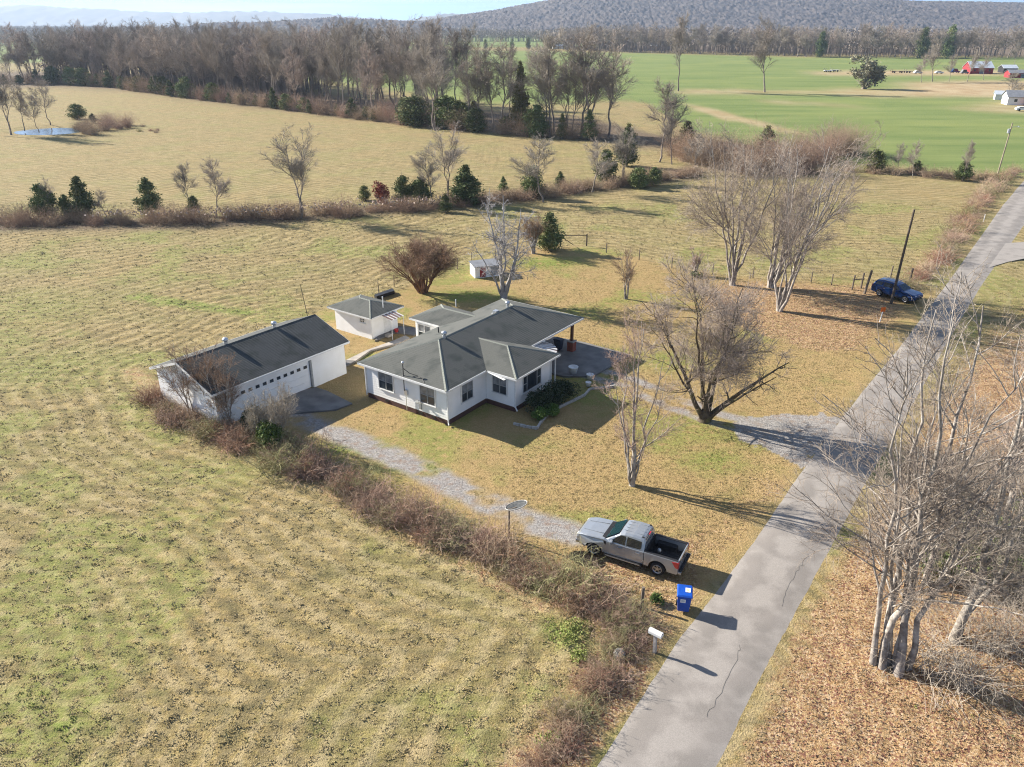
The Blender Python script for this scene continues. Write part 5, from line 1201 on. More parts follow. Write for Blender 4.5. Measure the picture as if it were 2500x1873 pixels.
# right foreground group
def tall(seed,h,tr,dens=1.0,droop=0.0,mt='twig_pale'):
    lv=[L_(int(60*dens),9,(.24,.42),(28,62),(.22,.95),(.4,.62),.09,.06,minr=.028,lshrink=.5),
        L_(int(520*dens),7,(.36,.62),(25,55),(.15,1),(.42,.62),.12,.04-droop,minr=.014,lshrink=.4),
        L_(int(2600*dens),5,(.38,.65),(25,55),(.15,1),(.5,.7),.14,.02-droop,minr=.0085,lshrink=.35),
        L_(int(5500*dens),3,(.4,.7),(25,60),(.1,1),(.6,.8),.15,-droop,minr=.0065,lshrink=.3)]
    return tree_mesh(seed,h,tr,None,lv,mb=M['bark_pale'],mt=M[mt],split=2,name='tall')
put_tree(tall(61,17.2,[(-.35,.1,-.10,-.02,.93,.14),(0,0,.0,.03,1.0,.18),(.35,.15,.06,.05,.97,.16),(.6,0,.13,.0,.92,.13),(-.1,-.2,-.03,.10,.85,.11)]),G(2154,1622),0,1,'tall cluster of pale straight trunks nearest the road in the right foreground')
put_tree(tall(62,16.5,[(.1,.05,.20,.20,1.0,.19),(.7,.45,.30,.16,.95,.15),(-.35,.55,.10,.20,.92,.12)],.75),G(2190,1646),0,1,'big leaning pale tree with a thick curved trunk in the right foreground')
put_tree(tall(63,14.5,[(0,0,.10,.16,1.0,.22),(.3,.3,.24,.05,.9,.14)],.5),G(2330,1560),0,1,'bare tree half hidden by the brambles at the right edge, behind the leaning tree')
put_tree(tall(64,13.5,[(0,0,.05,.0,1.0,.20),(.3,.3,.15,.10,.95,.15)],.5,mt='twig_mauve'),G(2460,1330),0,1,'bare tree at the right picture edge farther back over the dry grass')
put_tree(tall(65,10.5,[(0,0,.0,.0,1.0,.14),(.1,.1,.1,.08,.95,.12)],.6),G(2260,1420),0,1,'thin bare sapling tree between the two foreground trunks and the dry grass')
# low whitish drooping tangle at the right edge
def tangle(seed,r,h,n,m,droop=.12,name='bramble',twn=3):
    rs=np.random.RandomState(seed); a=rs.rand(n)*2*np.pi; q=r*np.sqrt(rs.rand(n))*.8
    P0=np.stack([q*np.cos(a),q*np.sin(a),np.zeros(n)-.05],-1); D=np.stack([.55*rs.normal(size=n),.55*rs.normal(size=n),np.abs(rs.normal(size=n))*.5+.7],-1)
    L=h*(.6+.8*rs.rand(n)); P=paths(rs,P0,D,L*1.3,7,.22,-droop); R0=(.011+.010*rs.rand(n))[:,None]*(1-.6*np.linspace(0,1,7))[None]
    c1=level(rs,P,R0,n*twn,5,(.25,.5),(25,70),.15,1,(.5,.8),.25,-droop*.6,L,minr=.007)
    c2=level(rs,c1[0],c1[1],n*twn*2,3,(.4,.8),(25,70),.1,1,(.7,.9),.2,-.02,c1[2],minr=.006)
    v,f=merge([tubes(P,R0,3),tubes(c1[0],c1[1],3),tubes(c2[0],c2[1],3)])
    # clip below ground
    v[:,2]=np.maximum(v[:,2],-.12)
    return npmesh(name,v,f,[m])
def put(name,me,loc,rz,sc,label,cat,group=None,z=-.02,mats=None):
    o=link(name,me); o.location=(loc[0],loc[1],z); o.rotation_euler=(0,0,rz); o.scale=sc if hasattr(sc,'__len__') else (sc,)*3; return tag(o,label,cat,group)
M['bramble_pale']=mat('pale_bramble',(.42,.37,.30),.95,(.29,.25,.20),1.2,rand=.15)
M['limeweed']=mat('lime_weeds',(.20,.25,.06),.9,(.28,.30,.10),2)
TP=[tangle(70+i,2.2,2.6,150,M['bramble_pale'],.16) for i in range(2)]
rg=random.Random(77)
def leafball(seed,r,h,n,m,size=.10,flat=.0,name='leaves',shape='dome',lumps=7):
    """cloud of small leaf faces inside several overlapping lumps"""
    rs=np.random.RandomState(seed); c=[]
    for i in range(lumps):
        a=rs.rand()*6.28; q=r*.6*math.sqrt(rs.rand()); c.append((q*math.cos(a),q*math.sin(a),h*(.3+.35*rs.rand()),r*(.4+.25*rs.rand()),h*(.3+.15*rs.rand())))
    c=np.array(c); k=rs.randint(0,lumps,n); d=norm(rs.normal(size=(n,3))); rad=(.55+.45*rs.rand(n)**.6)[:,None]
    P=np.stack([c[k,0],c[k,1],c[k,2]],-1)+d*rad*np.stack([c[k,3],c[k,3],c[k,4]],-1); P[:,2]=np.maximum(P[:,2],.03)
    return leaf_tris(rs,P,size,name,m,d)
def leaf_tris(rs,P,size,name,m,d=None,extra=None):
    n=len(P); a=norm(rs.normal(size=(n,3))+(0 if d is None else d*.6)); b=norm(np.cross(a,rs.normal(size=(n,3)))); s=(size*(.6+.8*rs.rand(n)))[:,None]
    V=np.stack([P-b*s*.5,P+a*s,P+b*s*.5,P-a*s*.55],1).reshape(-1,3); i=np.arange(n)[:,None]*4; F=np.concatenate([i,i+1,i+2,i+3],1)
    return npmesh(name,V,F,[m] if m else [])
def cedar_mesh(seed,h,r,n,m,size=.22,name='cedar_foliage',round_=.0):
    rs=np.random.RandomState(seed); nb=int(40+h*9)
    tz=np.sort(rs.rand(nb)**(1.1)); az=rs.rand(nb)*2*np.pi; jit=.62+.5*rs.rand(nb)
    prof=(1-tz)**(.75-.35*round_)*(.55+.45*np.minimum(1,tz*6)) if round_<.9 else np.sqrt(np.maximum(0,1-(2*tz-.9)**2))
    bl=r*prof*jit; k=rs.choice(nb,n,p=(bl+.08)/(bl+.08).sum()); u=rs.rand(n)**.55
    sp=(.10+.16*(1-tz[k]))*r
    P=np.stack([np.cos(az[k])*bl[k]*u,np.sin(az[k])*bl[k]*u,.06*h+tz[k]*h*.93+u*bl[k]*.28],-1)+rs.normal(size=(n,3))*sp[:,None]*np.array([.7,.7,.55])
    P[:,2]=np.clip(P[:,2],.05,h)
    d=np.stack([np.cos(az[k]),np.sin(az[k]),np.full(n,.6)],-1)
    return leaf_tris(rs,P,size,name,m,d)
def stem_mesh(h,r,m,n=7):
    b=tubes(np.array([[[0,0,-.2],[0.02*h,0,h*.5],[0,0.01*h,h*.95]]]),np.array([[r,r*.6,r*.12]]),n); return npmesh('stem',b[0],b[1],[m],smooth=True)
CED=[cedar_mesh(200+i,6.0,1.75,6500,M['cedar'],.145) for i in range(3)]
CEDB=[cedar_mesh(210+i,5.0,2.3,6500,M['cedar'],.15,round_=.8) for i in range(2)]
STEM=stem_mesh(6,.13,M['bark_wood'])
def put_cedar(u,v,top,label,group=None,kind=None,wid=1.0,m=None,name='cedar_tree',loc=None,h=None,rr=rg):
    loc=G(u,v) if loc is None else loc
    if h is None:
        d=math.hypot(loc[1],CAMH); h=height_at(loc,top)
    k=kind if kind is not None else rr.randint(0,2)
    src=(CED+CEDB)[k]; hs=6.0 if k<3 else 5.0
    s=h/hs; o=empty(name,(*loc,-.05),rr.uniform(0,6.28),label,'evergreen tree',group,sc=(s*wid,s*wid,s))
    link('trunk',STEM,None,o); c=link('crown',src,None,o)
    if m: c.data=src.copy(); c.data.materials.clear(); c.data.materials.append(m)
    return o
def height_at(loc,v):
    """height above the ground at loc that is seen at photo row v"""
    b=-(v-936.5)/FPX; s,c=math.sin(PITCH),math.cos(PITCH)
    ry=c+b*s; rz=-s+b*c; return CAMH+rz*loc[1]/ry
put_cedar(1341,608,518,'dark evergreen tree by the wooden gate brace',kind=0,wid=1.6)
# creek-side evergreens, named by place
for (u,v,t,k,w,lb) in [(115,530,448,3,1.0,'wide dark cedar at the left end of the creek line'),(165,528,475,4,.8,'low dark cedar bush between the two left cedars'),(207,530,430,0,1.35,'pointed dark cedar, tallest of the left creek group'),(369,521,432,1,1.5,'lone grey-green cedar leaning left on the creek bank'),(476,522,478,4,.9,'small green bush among thin saplings on the creek'),
    (890,489,452,3,1.0,'small round dark cedar left of the rusty shrub'),(984,496,428,3,1.0,'dark cedar right of the rusty shrub on the creek'),(1028,498,432,4,1.1,'grey-green cedar beside a tall bare tree on the creek'),(1088,517,472,1,1.5,'small yellow-green cedar in front of the creek brambles'),(1138,498,402,0,1.7,'tall grey cedar laced with twigs in the middle of the creek'),
    (1228,468,430,1,1.3,'small pointed cedar alone in the pasture edge right of centre'),(1302,480,404,3,.9,'round grey cedar behind a bare tree on the creek'),(1367,460,418,0,1.4,'little grey cedar between two bare trees on the creek'),(1480,448,365,3,.9,'olive cedar behind the pale bare tree near the creek end'),(1558,458,408,3,1.3,'bright dark green bush, left of the pair at the creek end'),(1596,452,408,4,1.2,'dark green bush, right of the pair at the creek end'),
    (1673,375,295,0,1.5,'dense dark conical cedar near the right wood end'),(1866,395,305,1,1.4,'dark cedar in the brown thicket behind the big trees'),(2134,420,364,3,1.1,'brown-green cedar at the left end of the far right hedge'),(2236,424,392,4,1.0,'low cedar in the middle of the far right hedge'),(2349,440,393,4,1.1,'green cedar with a bare sapling toward the right hedge end'),
    (190,290,253,3,1.5,'round dark evergreen beside the pond'),(228,300,277,4,1.0,'smaller evergreen right of the pond bush'),(1530,405,300,1,1.1,'tall dark pointed cedar at the right end of the wood belt')]:
    put_cedar(u,v,t,lb,kind=k,wid=w)
put('rusty_shrub',leafball(301,1.4,3.6,1500,M['rusty'],.2),G(933,497),0,1,'rusty red shrub between two dark cedars on the creek','shrub')
# oak with grey foliage in the wheat
om=tree_mesh(305,12,[(0,0,0,0,.3,.6),(0,0,-.1,.1,.9,.35),(0,0,.3,.0,.7,.3),(0,0,.1,-.2,.8,.3),(0,0,.45,.1,.5,.25)],None,[L_(40,6,(.35,.6),(25,65),(.3,1),(.45,.65),.15,0,minr=.08),L_(400,4,(.4,.7),(25,60),(.2,1),(.5,.7),.15,0,minr=.05)],mb=M['bark_wood'],mt=M['twig_wood'],split=2)
o=put_tree(om,G(2108,217),0,(1.45,1.45,1.05),'broad grey-green tree with leaves on a brown bank in the wheat field',name='oak_tree')
rs=np.random.RandomState(9); cv=np.zeros(len(om[1].vertices)*3); om[1].vertices.foreach_get('co',cv); cv=cv.reshape(-1,3); P=cv[rs.randint(0,len(cv),3600)]+rs.normal(size=(3600,3))*.6
link('leaves',leaf_tris(rs,P,.5,'oak_leaves',M['oak_leaf']),None,o)
# ---- woodland template trees
def woodtree(seed,h,mt='twig_wood',mb='bark_wood',n1=30,spread=(18,45),trunks=None,dens=1.0):
    tr=trunks or [(0,0,.01,.0,1.0,.24)]
    lv=[L_(int(n1*dens),7,(.26,.48),spread,(.28,.97),(.4,.6),.07,.08,minr=.05,lshrink=.55),
        L_(int(240*dens),5,(.35,.6),(20,48),(.15,1),(.5,.7),.1,.06,minr=.035,lshrink=.4),
        L_(int(2300*dens),3,(.45,.85),(20,55),(.15,1),(.6,.8),.12,.05,minr=.026,lshrink=.3,taper=.5)]
    return tree_mesh(seed,h,tr,None,lv,mb=M[mb],mt=M[mt],split=2,sides=(6,4,3,3))
WT=[woodtree(400,22),woodtree(401,24,trunks=[(0,0,.0,0,.3,.3),(0,0,-.08,.02,1,.2),(0,0,.09,0,.95,.2)]),woodtree(402,20,spread=(25,60)),woodtree(403,23,n1=16,spread=(14,35)),woodtree(404,21,trunks=[(0,0,.06,0,1,.22)],spread=(20,50)),woodtree(405,19,mt='twig_mauve',spread=(22,55))]
WH=[22,24,20,23,21,19]
def put_wood(loc,h,label,group=None,k=None,rr=rg,w=1.0,name='bare_tree'):
    k=rr.randrange(len(WT)) if k is None else k; s=h/WH[k]
    return put_tree(WT[k],loc,rr.uniform(0,6.28),(s*w,s*w,s),label,group,name=name)
# individual creek / field bare trees
for (u,v,t,k,w,lb) in [(736,530,322,1,1.35,'large bare tree with a wide crown rising from the creek brambles'),(528,528,398,2,1.1,'dense little bare tree among saplings on the creek'),(1055,500,366,4,1.3,'left one of two close tall bare trees in mid creek'),(1094,482,318,1,1.4,'right one of two close tall bare trees in mid creek'),(1326,492,345,2,1.5,'bare tree with a round fan crown, right of centre on the creek'),(1446,468,350,2,1.4,'pale bare tree left of the olive cedar'),(1522,440,312,1,1.5,'tall bare tree with many upright twigs near the creek end'),
    (469,522,408,3,1.2,'thin pale sapling left of the small green bush'),(261,530,468,2,1.3,'small twisted bare tree right of the pointed cedar'),(130,528,440,4,1.0,'grey bare tree in front of the left end cedars'),
    (1656,222,52,3,1.0,'tall narrow bare tree standing in the wheat, left one of two'),(1867,225,58,0,1.25,'leaning bare tree standing in the wheat, right one of two'),
    (1610,395,215,3,1.3,'slim bare tree right of the wood belt end'),(1640,400,260,0,1.0,'bare tree just right of the belt end cedar'),(1700,420,330,2,1.1,'low bare tree at the left of the brown thicket'),
    (2249,201,140,2,1.1,'first small bare tree from the left in the farmyard row'),(2276,199,98,0,1.1,'second bare tree in the farmyard row, the tallest'),(2317,199,140,2,1.1,'third bare tree in the farmyard row'),(2361,199,125,4,1.0,'fourth bare tree of the row, in front of the barn end'),(2401,195,140,2,1.1,'fifth bare tree of the row, in front of the red barn'),
    (2455,248,182,2,1.5,'bushy bare tree beside the white neighbouring house'),(2476,160,105,0,1.0,'bare tree behind the barns at the right edge'),
    (27,327,168,1,1.2,'bare tree at the left picture edge by the pond'),(60,318,210,4,1.1,'bare tree left of the pond with many stems'),(123,304,200,2,1.1,'bare tree with reddish low branches at the far pond bank'),(-10,330,150,0,1.2,'tall bare tree cut by the left picture edge'),(95,322,235,2,1.0,'low bare tree at the near pond bank'),
    (2228,432,352,2,1.0,'thin bare sapling in the far right hedge'),(2350,442,352,3,1.0,'thin sapling rising from the right hedge end cedar'),(2190,425,355,2,1.0,'thin twiggy sapling beside the brown-green hedge cedar')]:
    loc=G(u,v); put_wood(loc,height_at(loc,t),lb,None,k,w=w)
# wood belt beyond the hay field: individuals in rows
rw_=random.Random(12)
front=[(-60,205),(60,204),(170,206),(300,216),(400,232),(550,250),(700,268),(850,287),(1000,305),(1150,320),(1300,332),(1480,346)]
def along(poly,t):
    L=[math.dist(a,b) for a,b in zip(poly[:-1],poly[1:])]; s=t*sum(L)
    for (a,b),l in zip(zip(poly[:-1],poly[1:]),L):
        if s<=l: return (a[0]+(b[0]-a[0])*s/l,a[1]+(b[1]-a[1])*s/l)
        s-=l
    return poly[-1]
FW=[G(*p) for p in front]
cnt=0
for row in range(5):
    n=[46,44,42,36,30][row]
    for i in range(n):
        t=(i+rw_.uniform(-.3,.3)+.5)/n; x,y=along(FW,min(max(t,0),.999)); 
        # fewer trees toward the right end (gaps with the green field showing)
        right=x>-25
        if right and row>=2: continue
        if right and rw_.random()<.32: continue
        off=row*11+rw_.uniform(0,9)
        x2=x+off*.35; y2=y+off*(1.0 if not right else .55)
        h=rw_.uniform(19,26.5) if row>0 else rw_.uniform(14,25)
        if right: h*=.88
        kk=None
        put_wood((x2,y2),h,('tall ' if h>22.5 else 'mid-height ' if h>18 else 'short ')+('bare tree in the front row' if row==0 else 'bare tree in the second row' if row==1 else 'bare tree in the deep middle' if row<4 else 'bare tree at the far back')+' of the wood, '+where(t,['at the left picture edge','above the pond','right of the pond brush','above the open left hay field','above the wide creek tree','left of the picture middle','where green field shows through','left of the olive evergreen','before the open green field','at its right end']),'bare trees of the wood beyond the hay field',rr=rw_,w=rw_.uniform(.9,1.35)); cnt+=1
for (u,v,t,w,lb) in [(785,285,150,1.2,'spreading bare tree'),]: pass
for (u,v,t,k,w,lb) in [(1062,318,120,1,1.3,'bare tree with dark fanned limbs at the end of the dense wood'),(1170,322,110,1,1.2,'pale bare tree standing clear before the green field, left of the olive tree'),(1205,322,125,4,1.1,'slim pale tree beside the one before the green field'),(1345,335,100,3,1.2,'slender bare tree between the olive tree and the big twiggy crown'),(1436,340,88,1,1.5,'biggest twiggy bare tree at the right end of the wood belt'),(1418,336,96,0,1.3,'close companion of the biggest twiggy tree, on its left')]:
    loc=G(u,v); put_wood(loc,height_at(loc,t),lb,None,k,w=w)
# evergreens and dark undergrowth along the front of that wood
for i in range(44):
    t=(i+rw_.uniform(-.4,.4)+.5)/44; x,y=along(FW,min(max(t,0),.999)); 
    hc_=rw_.uniform(3.5,8.5); put_cedar(0,0,0,('tall' if hc_>6.8 else 'middling' if hc_>5 else 'low')+' dark cedar at the foot of the wood, '+where(t,['at the left picture edge','above the pond','right of the pond brush','above the open left hay field','above the wide creek tree','left of the picture middle','where green field shows through','left of the olive evergreen','before the open green field','at the right end']),'cedars along the foot of the wood',kind=rw_.choice([0,1,2,3,4,3]),wid=rw_.uniform(.9,1.5),loc=(x+rw_.uniform(-1,1),y+rw_.uniform(-1.5,2.5)),h=hc_,rr=rw_)
M['cedar_olive']=mat('olive_foliage',(.12,.12,.035),.95,(.17,.15,.06),1)
put_cedar(1270,326,150,'tall olive-yellow evergreen in the wood belt before the green field',kind=2,wid=.55,m=M['cedar_olive'])
put_cedar(1094,312,232,'dark green cedar standing proud at the wood edge, left of the olive one',kind=3,wid=1.2); put_cedar(1158,316,246,'olive-green conical cedar at the wood edge',kind=0,wid=1.5,m=M['cedar_olive'])
M['bramble_olive']=mat('olive_bramble',(.36,.34,.17),.95,(.24,.22,.11),1.2,rand=.25)
M['bramble_rust']=mat('rusty_bramble',(.36,.22,.14),.95,(.24,.14,.10),1.2,rand=.25)
TB=[tangle(80+i,1.35,1.3,95,M[k],.14) for i,k in enumerate(('bramble','bramble','bramble','bramble_olive','bramble_rust'))]
TR=[tangle(90+i,1.8,1.7,170,M['reed'],.03) for i in range(3)]
TBIG=[tangle(95+i,2.6,4.6,330,M['bramble'],.06,twn=4) for i in range(2)]
def brush(mlist,loc,s,label,group,cat='brush',z=-.05,rr=rw_,name='bramble_bush',zs=None):
    return put(name,rr.choice(mlist),loc,rr.uniform(0,6.28),(s,s,(zs or s)*rr.uniform(.85,1.15)),label,cat,group,z)
for i in range(52):
    t=(i+.5)/52; x,y=along(FW,t); brush(TBIG,(x+rw_.uniform(-1,1),y+rw_.uniform(-1,4)),rw_.uniform(.6,1.1),'brown leafless brush at the foot of the wood, '+where(t,['at the left picture edge','above the pond','right of the pond brush','above the open left hay field','above the wide creek tree','left of the picture middle','where green field shows through','left of the olive evergreen','before the open green field','at its right end']),'brush at the foot of the wood')
# creek brush line
CR=[G(*p) for p in [(-60,550),(60,548),(250,545),(420,543),(560,540),(740,530),(900,520),(1060,510),(1200,492),(1340,478),(1480,458),(1620,440),(1700,425)]]
for i in range(66):
    t=(i+.5)/66; x,y=along(CR,t); 
    brush(TR,(x+rw_.uniform(-.8,.8),y+rw_.uniform(-1.4,2.2)),rw_.uniform(.6,1.3),'brown leafless reed clump on the creek, '+where(t,['at the left picture edge','below the left cedar group','left of the lone cedar','below the lone grey-green cedar','below the thin saplings','left of the wide bare tree','below the wide bare tree','left of the rusty shrub','below the rusty shrub','below the two tall bare trees','behind the silver-grey yard tree','left of the small pointed cedar','below the round fan-crowned tree','left of the green bush pair','right of the green bush pair']),'reed and bramble clumps along the creek',name='reed_clump')
rs=np.random.RandomState(66); pts=[]
for i in range(900):
    t=.14+.42*rs.rand(); x,y=along(CR,t); pts.append((x+rs.normal()*1.0,y+rs.normal()*1.3,1.35+.5*rs.rand()))
o=link('reed_plumes',leaf_tris(rs,np.array(pts),.22,'reed_plumes',M['reedtop'])); tag(o,kind='stuff')
# brown thicket behind the big trees, pond brush, far right hedge
for i in range(26):
    u=1650+440*(i/26)+rw_.uniform(-15,15); v=385+30*math.sin(i/26*3.1)+rw_.uniform(-22,14)-(10 if i>18 else 0)
    brush(TBIG,G(u,v),rw_.uniform(.75,1.2),'brown bare thicket bush behind the big yard trees, '+where(i/26,['at its left end by the slim tree','left of the dark cedar','at the dark cedar','behind the left big tree','between the two big trees','behind the right big tree','right of the dark cedar','near its right end','at the brown-green hedge cedar']),'brown thicket behind the big yard trees')
for i in range(24):
    u=2085+370*i/24+rw_.uniform(-8,8); v=416+26*i/24+rw_.uniform(-4,4)
    brush(TB,G(u,v),rw_.uniform(.8,1.3),'low brown brush in the far hedge, '+where(i/24,['at its left end','beside the brown-green cedar','right of the brown-green cedar','at the thin twiggy sapling','left of the low middle cedar','at the low middle cedar','right of the low middle cedar','left of the right end cedar','at the right end cedar','near the transformer pole']),'brush of the far hedge')
for i in range(18):
    u=200+rw_.uniform(-25,190); v=322-(u-185)*.02+rw_.uniform(-14,8); 
    brush(TBIG if u<330 else TB,G(u,v),rw_.uniform(.35,.65),'purple-brown leafless brush beside the pond','brush beside the pond')
# roadside fence row up the right side
RR=[G(*p) for p in [(2185,705),(2240,690),(2290,640),(2330,580),(2370,525),(2410,480),(2450,440),(2480,415)]]
for i in range(44):
    t=(i+.5)/44; x,y=along(RR,t); brush(TB,(x+rw_.uniform(-.8,.8),y+rw_.uniform(-.8,.8)),rw_.uniform(.8,1.25),'bramble on the upper road fence row, '+where(t,['just behind the blue car','right of the blue car','below the side road mouth','level with the side road','near the white marker post','beyond the marker post','below the transformer pole','at the transformer pole']),'brambles on the fence row beside the upper road')
# near hedge: garage corner to the road, then down the verge
HP=[G(*p) for p in [(372,955),(420,1010),(500,1050),(590,1070),(690,1110),(780,1165),(880,1200),(980,1262),(1090,1310),(1180,1350),(1280,1400),(1380,1440),(1480,1490),(1545,1520)]]
for i in range(92):
    t=(i+.5)/92; x,y=along(HP,t); s=rw_.choice((.6,.7,.8,.9,1.1))*rw_.uniform(.9,1.05)
    mm=rw_.choice(TB); brush([mm],(x+rw_.uniform(-.9,.9),y+rw_.uniform(-.9,.9)),s,('small ' if s<.6 else 'big ' if s>1.05 else '')+{'bramble_stems':'grey-brown','pale_bramble':'pale straw','olive_bramble':'olive','rusty_bramble':'rusty brown'}[mm.materials[0].name]+' bramble in the row '+where(t,['along the garage gable','at the garage corner','in front of the garage doors','by the garage apron','beside the upper gravel drive','beside the middle gravel drive','left of the satellite dish','at the satellite dish pole','left of the pickup front','left of the pickup tail','near the short fence post']),'brambles of the overgrown row')
HQ=[G(*p) for p in [(1560,1500),(1540,1560),(1480,1640),(1420,1720),(1370,1780),(1320,1850),(1270,1930)]]
for i in range(32):
    t=(i+.5)/32; x,y=along(HQ,t)
    mm=rw_.choice(TB); brush([mm],(x+rw_.uniform(-.5,.5),y+rw_.uniform(-.6,.6)),rw_.uniform(.42,.7),'low '+{'bramble_stems':'grey-brown','pale_bramble':'pale straw','olive_bramble':'olive','rusty_bramble':'rusty brown'}[mm.materials[0].name]+' bramble on the road verge, '+where(t,['left of the mailbox','just below the mailbox','beside the grey rock','midway to the picture bottom','near the dark weeds','at the picture bottom']),'brambles on the verge below the mailbox')
# taller saplings in that hedge by the garage
for (u,v,h,lb) in [(470,1010,5.2,'bare shrub climbing the left end of the garage'),(560,1040,4.8,'greyish bare shrub in front of the garage roof'),(520,1020,5.4,'olive-tinged bare shrub overlapping the garage eave'),(680,1085,4.4,'pale upright bare shrub beside the gravel drive'),(640,1075,3.6,'low pale shrub left of the gravel drive')]:
    put_tree(small(int(u+v),h,'bramble_pale' if u>600 else 'twig_brown',n=10,spread=.32,dens=1.5,r=.05),G(u,v),0,1,lb,name='bare_shrub',cat='shrub')
put('evergreen_shrub',leafball(310,1.2,2.2,2600,M['shrubgreen'],.10),G(655,1095),0,1,'bright green evergreen shrub in the bramble row near the garage apron','shrub')
put('dark_shrub',leafball(311,1.1,2.0,2400,M['shrub'],.10),G(625,1055),0,1,'dark green shrub in the bramble row in front of the garage door','shrub')
put('green_clump',leafball(312,.45,.5,500,M['shrubgreen'],.07),G(1600,1468),0,1,'small bright green clump left of the blue bin','plant')
for u,v,r_,lb in [(1390,1545,1.0,'green weeds in the bramble row left of the mailbox'),(1340,1800,.7,'dark green weeds under the verge brambles near the picture bottom'),(1410,1600,.6,'pale green weeds below the bramble row bend')]:
    put('weed_patch',leafball(int(u),r_,.3,700,M['limeweed'],.06),G(u,v),0,1,None,None)['kind']='stuff'
put('green_clump',leafball(318,.9,.5,500,M['shrubgreen'],.1),G(1697,672),0,1,'green growth round the foot of the tiny bare tree','plant')
# right edge tangle + green undergrowth
for i in range(11):
    u=2300+rg.uniform(-40,330); v=1490+rg.uniform(-170,160); 
    put('bramble_bush',rg.choice(TP),G(u,v),rg.uniform(0,6.28),rg.uniform(.7,1.1),'pale tangled drooping bush at the right edge under the foreground trees','bush','pale tangled bushes at the right edge')
for i in range(10):
    u=2270+rg.uniform(-30,330); v=1330+rg.uniform(-110,110)
    put('undergrowth',leafball(330+i%3,1.8,1.6,2200,M['shrubgreen'] if i%2 else M['cedar'],.11) if i<6 else bpy.data.objects['undergrowth'].data,G(u,v),rg.uniform(0,6.28),rg.uniform(.7,1.1),'green undergrowth among the right foreground trunks','undergrowth','green undergrowth at the right edge')
# dark foundation shrubs in front of the wing
hx=[hw(6.0,4.0),hw(7.2,3.9),hw(8.4,4.1),hw(9.4,4.3),hw(5.3,4.6),hw(6.4,4.9)]
for i,(p,r_,h_,lb) in enumerate(zip(hx,[1.1,1.2,1.1,1.15,.7,.75],[1.7,1.9,1.75,1.6,.8,.7],['dark evergreen shrub under the picture window, left end','large dark shrub under the middle of the picture window','dark shrub right of the picture window middle','round dark shrub at the right end of the bed','low variegated shrub at the near corner of the bed','low leafy plant inside the stone edging corner'])):
    put('foundation_shrub',leafball(350+i,r_,h_,2600,M['shrub'] if i<4 else M['shrubgreen'],.07),p,0,1,lb,'shrub')
# ---- far woods right (individuals at the front, one mass behind)
FR=[G(*p) for p in [(1380,122),(1500,128),(1620,131),(1740,134),(1860,136),(1980,140),(2100,142),(2250,143),(2400,143),(2560,143)]]
for row in range(3):
    for i in range(34):
        t=(i+rw_.uniform(-.3,.3)+.5)/34; x,y=along(FR,min(max(t,0),.999)); off=row*16+rw_.uniform(2,12)
        put_wood((x,y+off),rw_.uniform(18,25),'distant bare tree beyond the wheat, '+('front' if row==0 else 'middle' if row==1 else 'back')+' row, '+where(t,['right of the tiny white farmhouse','behind the tall narrow field tree','between the two field trees','behind the leaning field tree','left of the oak tree','above the oak tree','above the flat trailer','above the red barn','at the right picture edge']),'distant bare trees beyond the wheat field',rr=rw_,w=rw_.uniform(1.1,1.6))
for (u,v,t,lb) in [(2000,140,76,'dark pine rising above the far wood'),(2246,142,66,'large dark green pine in the far wood'),(2310,142,60,'tallest far pine, light green top'),(1345,119,88,'leftmost dark pine at the far field edge'),(1290,120,92,'dark pine cluster at the far field edge'),(1250,121,95,'round dark evergreen left of the far pines'),(1185,120,96,'dark evergreen behind the wood end'),(1075,108,82,'far dark pine left of the gap'),(1090,108,84,'far dark pine beside the gap')]:
    put_cedar(u,v,t,lb,kind=3,wid=.6,name='pine_tree')
def mass(name,pts,h,n,m,size,seed,kindm=None):
    """far wood that reads as one mass: thousands of thin upright twig blades and trunks"""
    rs=np.random.RandomState(seed); P=[]
    for i in range(n):
        a=pts[rs.randint(len(pts))]; P.append((a[0]+rs.normal()*a[3],a[1]+rs.rand()*a[2],0))
    P=np.array(P); H_=h*(.6+.45*rs.rand(n)); 
    # each tree: a tapered narrow trunk + a crown of blades
    k=26; base=np.repeat(P,k,0); hh=np.repeat(H_,k); z=hh*(.25+.7*rs.rand(n*k)**.8); rad=(hh*.22*np.sin(np.clip((z/hh-.15)/.85,0,1)*math.pi)**.7)[:,None]
    d=rs.normal(size=(n*k,3)); d[:,2]=np.abs(d[:,2])*1.2; d=norm(d); c=base+np.stack([d[:,0]*rad[:,0],d[:,1]*rad[:,0],z],-1); c[:,2]=z
    L=(size*(.6+.8*rs.rand(n*k)))[:,None]; w=perp(rs,d)*L*.10
    V=np.stack([c-w,c+w,c+d*L],1).reshape(-1,3); F=np.arange(len(V)).reshape(-1,3)
    w2=np.stack([np.full(n,.28),np.zeros(n),np.zeros(n)],-1); V2=np.stack([P-w2,P+w2,P+np.stack([np.zeros(n),np.zeros(n),H_*.95],-1)],1).reshape(-1,3); F2=np.arange(len(V2)).reshape(-1,3)+len(V)
    o=link(name,npmesh(name,np.concatenate([V,V2]),np.concatenate([F,F2]),[m])); return tag(o,kind='stuff')
far=[]
for i in range(60):
    x,y=along(FR,i/60); far.append((x,y+40,140,14))
mass('far_wood',far,23,1500,M['twig_wood'],3.2,501)
far=[G(u,112)+(60,30) for u in range(-300,1100,40)]; mass('far_wood',[(a[0],a[1]-60,160,25) for a in far],22,1100,M['twig_wood'],3.2,502)
far=[G(u,100) for u in range(1000,1480,20)]; mass('far_wood',[(a[0],a[1]-60,60,16) for a in far],19,500,M['twig_wood'],3.5,503)
far=[G(u,84) for u in range(-600,2800,40)]; mass('far_wood',[(a[0],a[1]-150,700,90) for a in far],20,6500,M['twig_wood'],5.5,504)
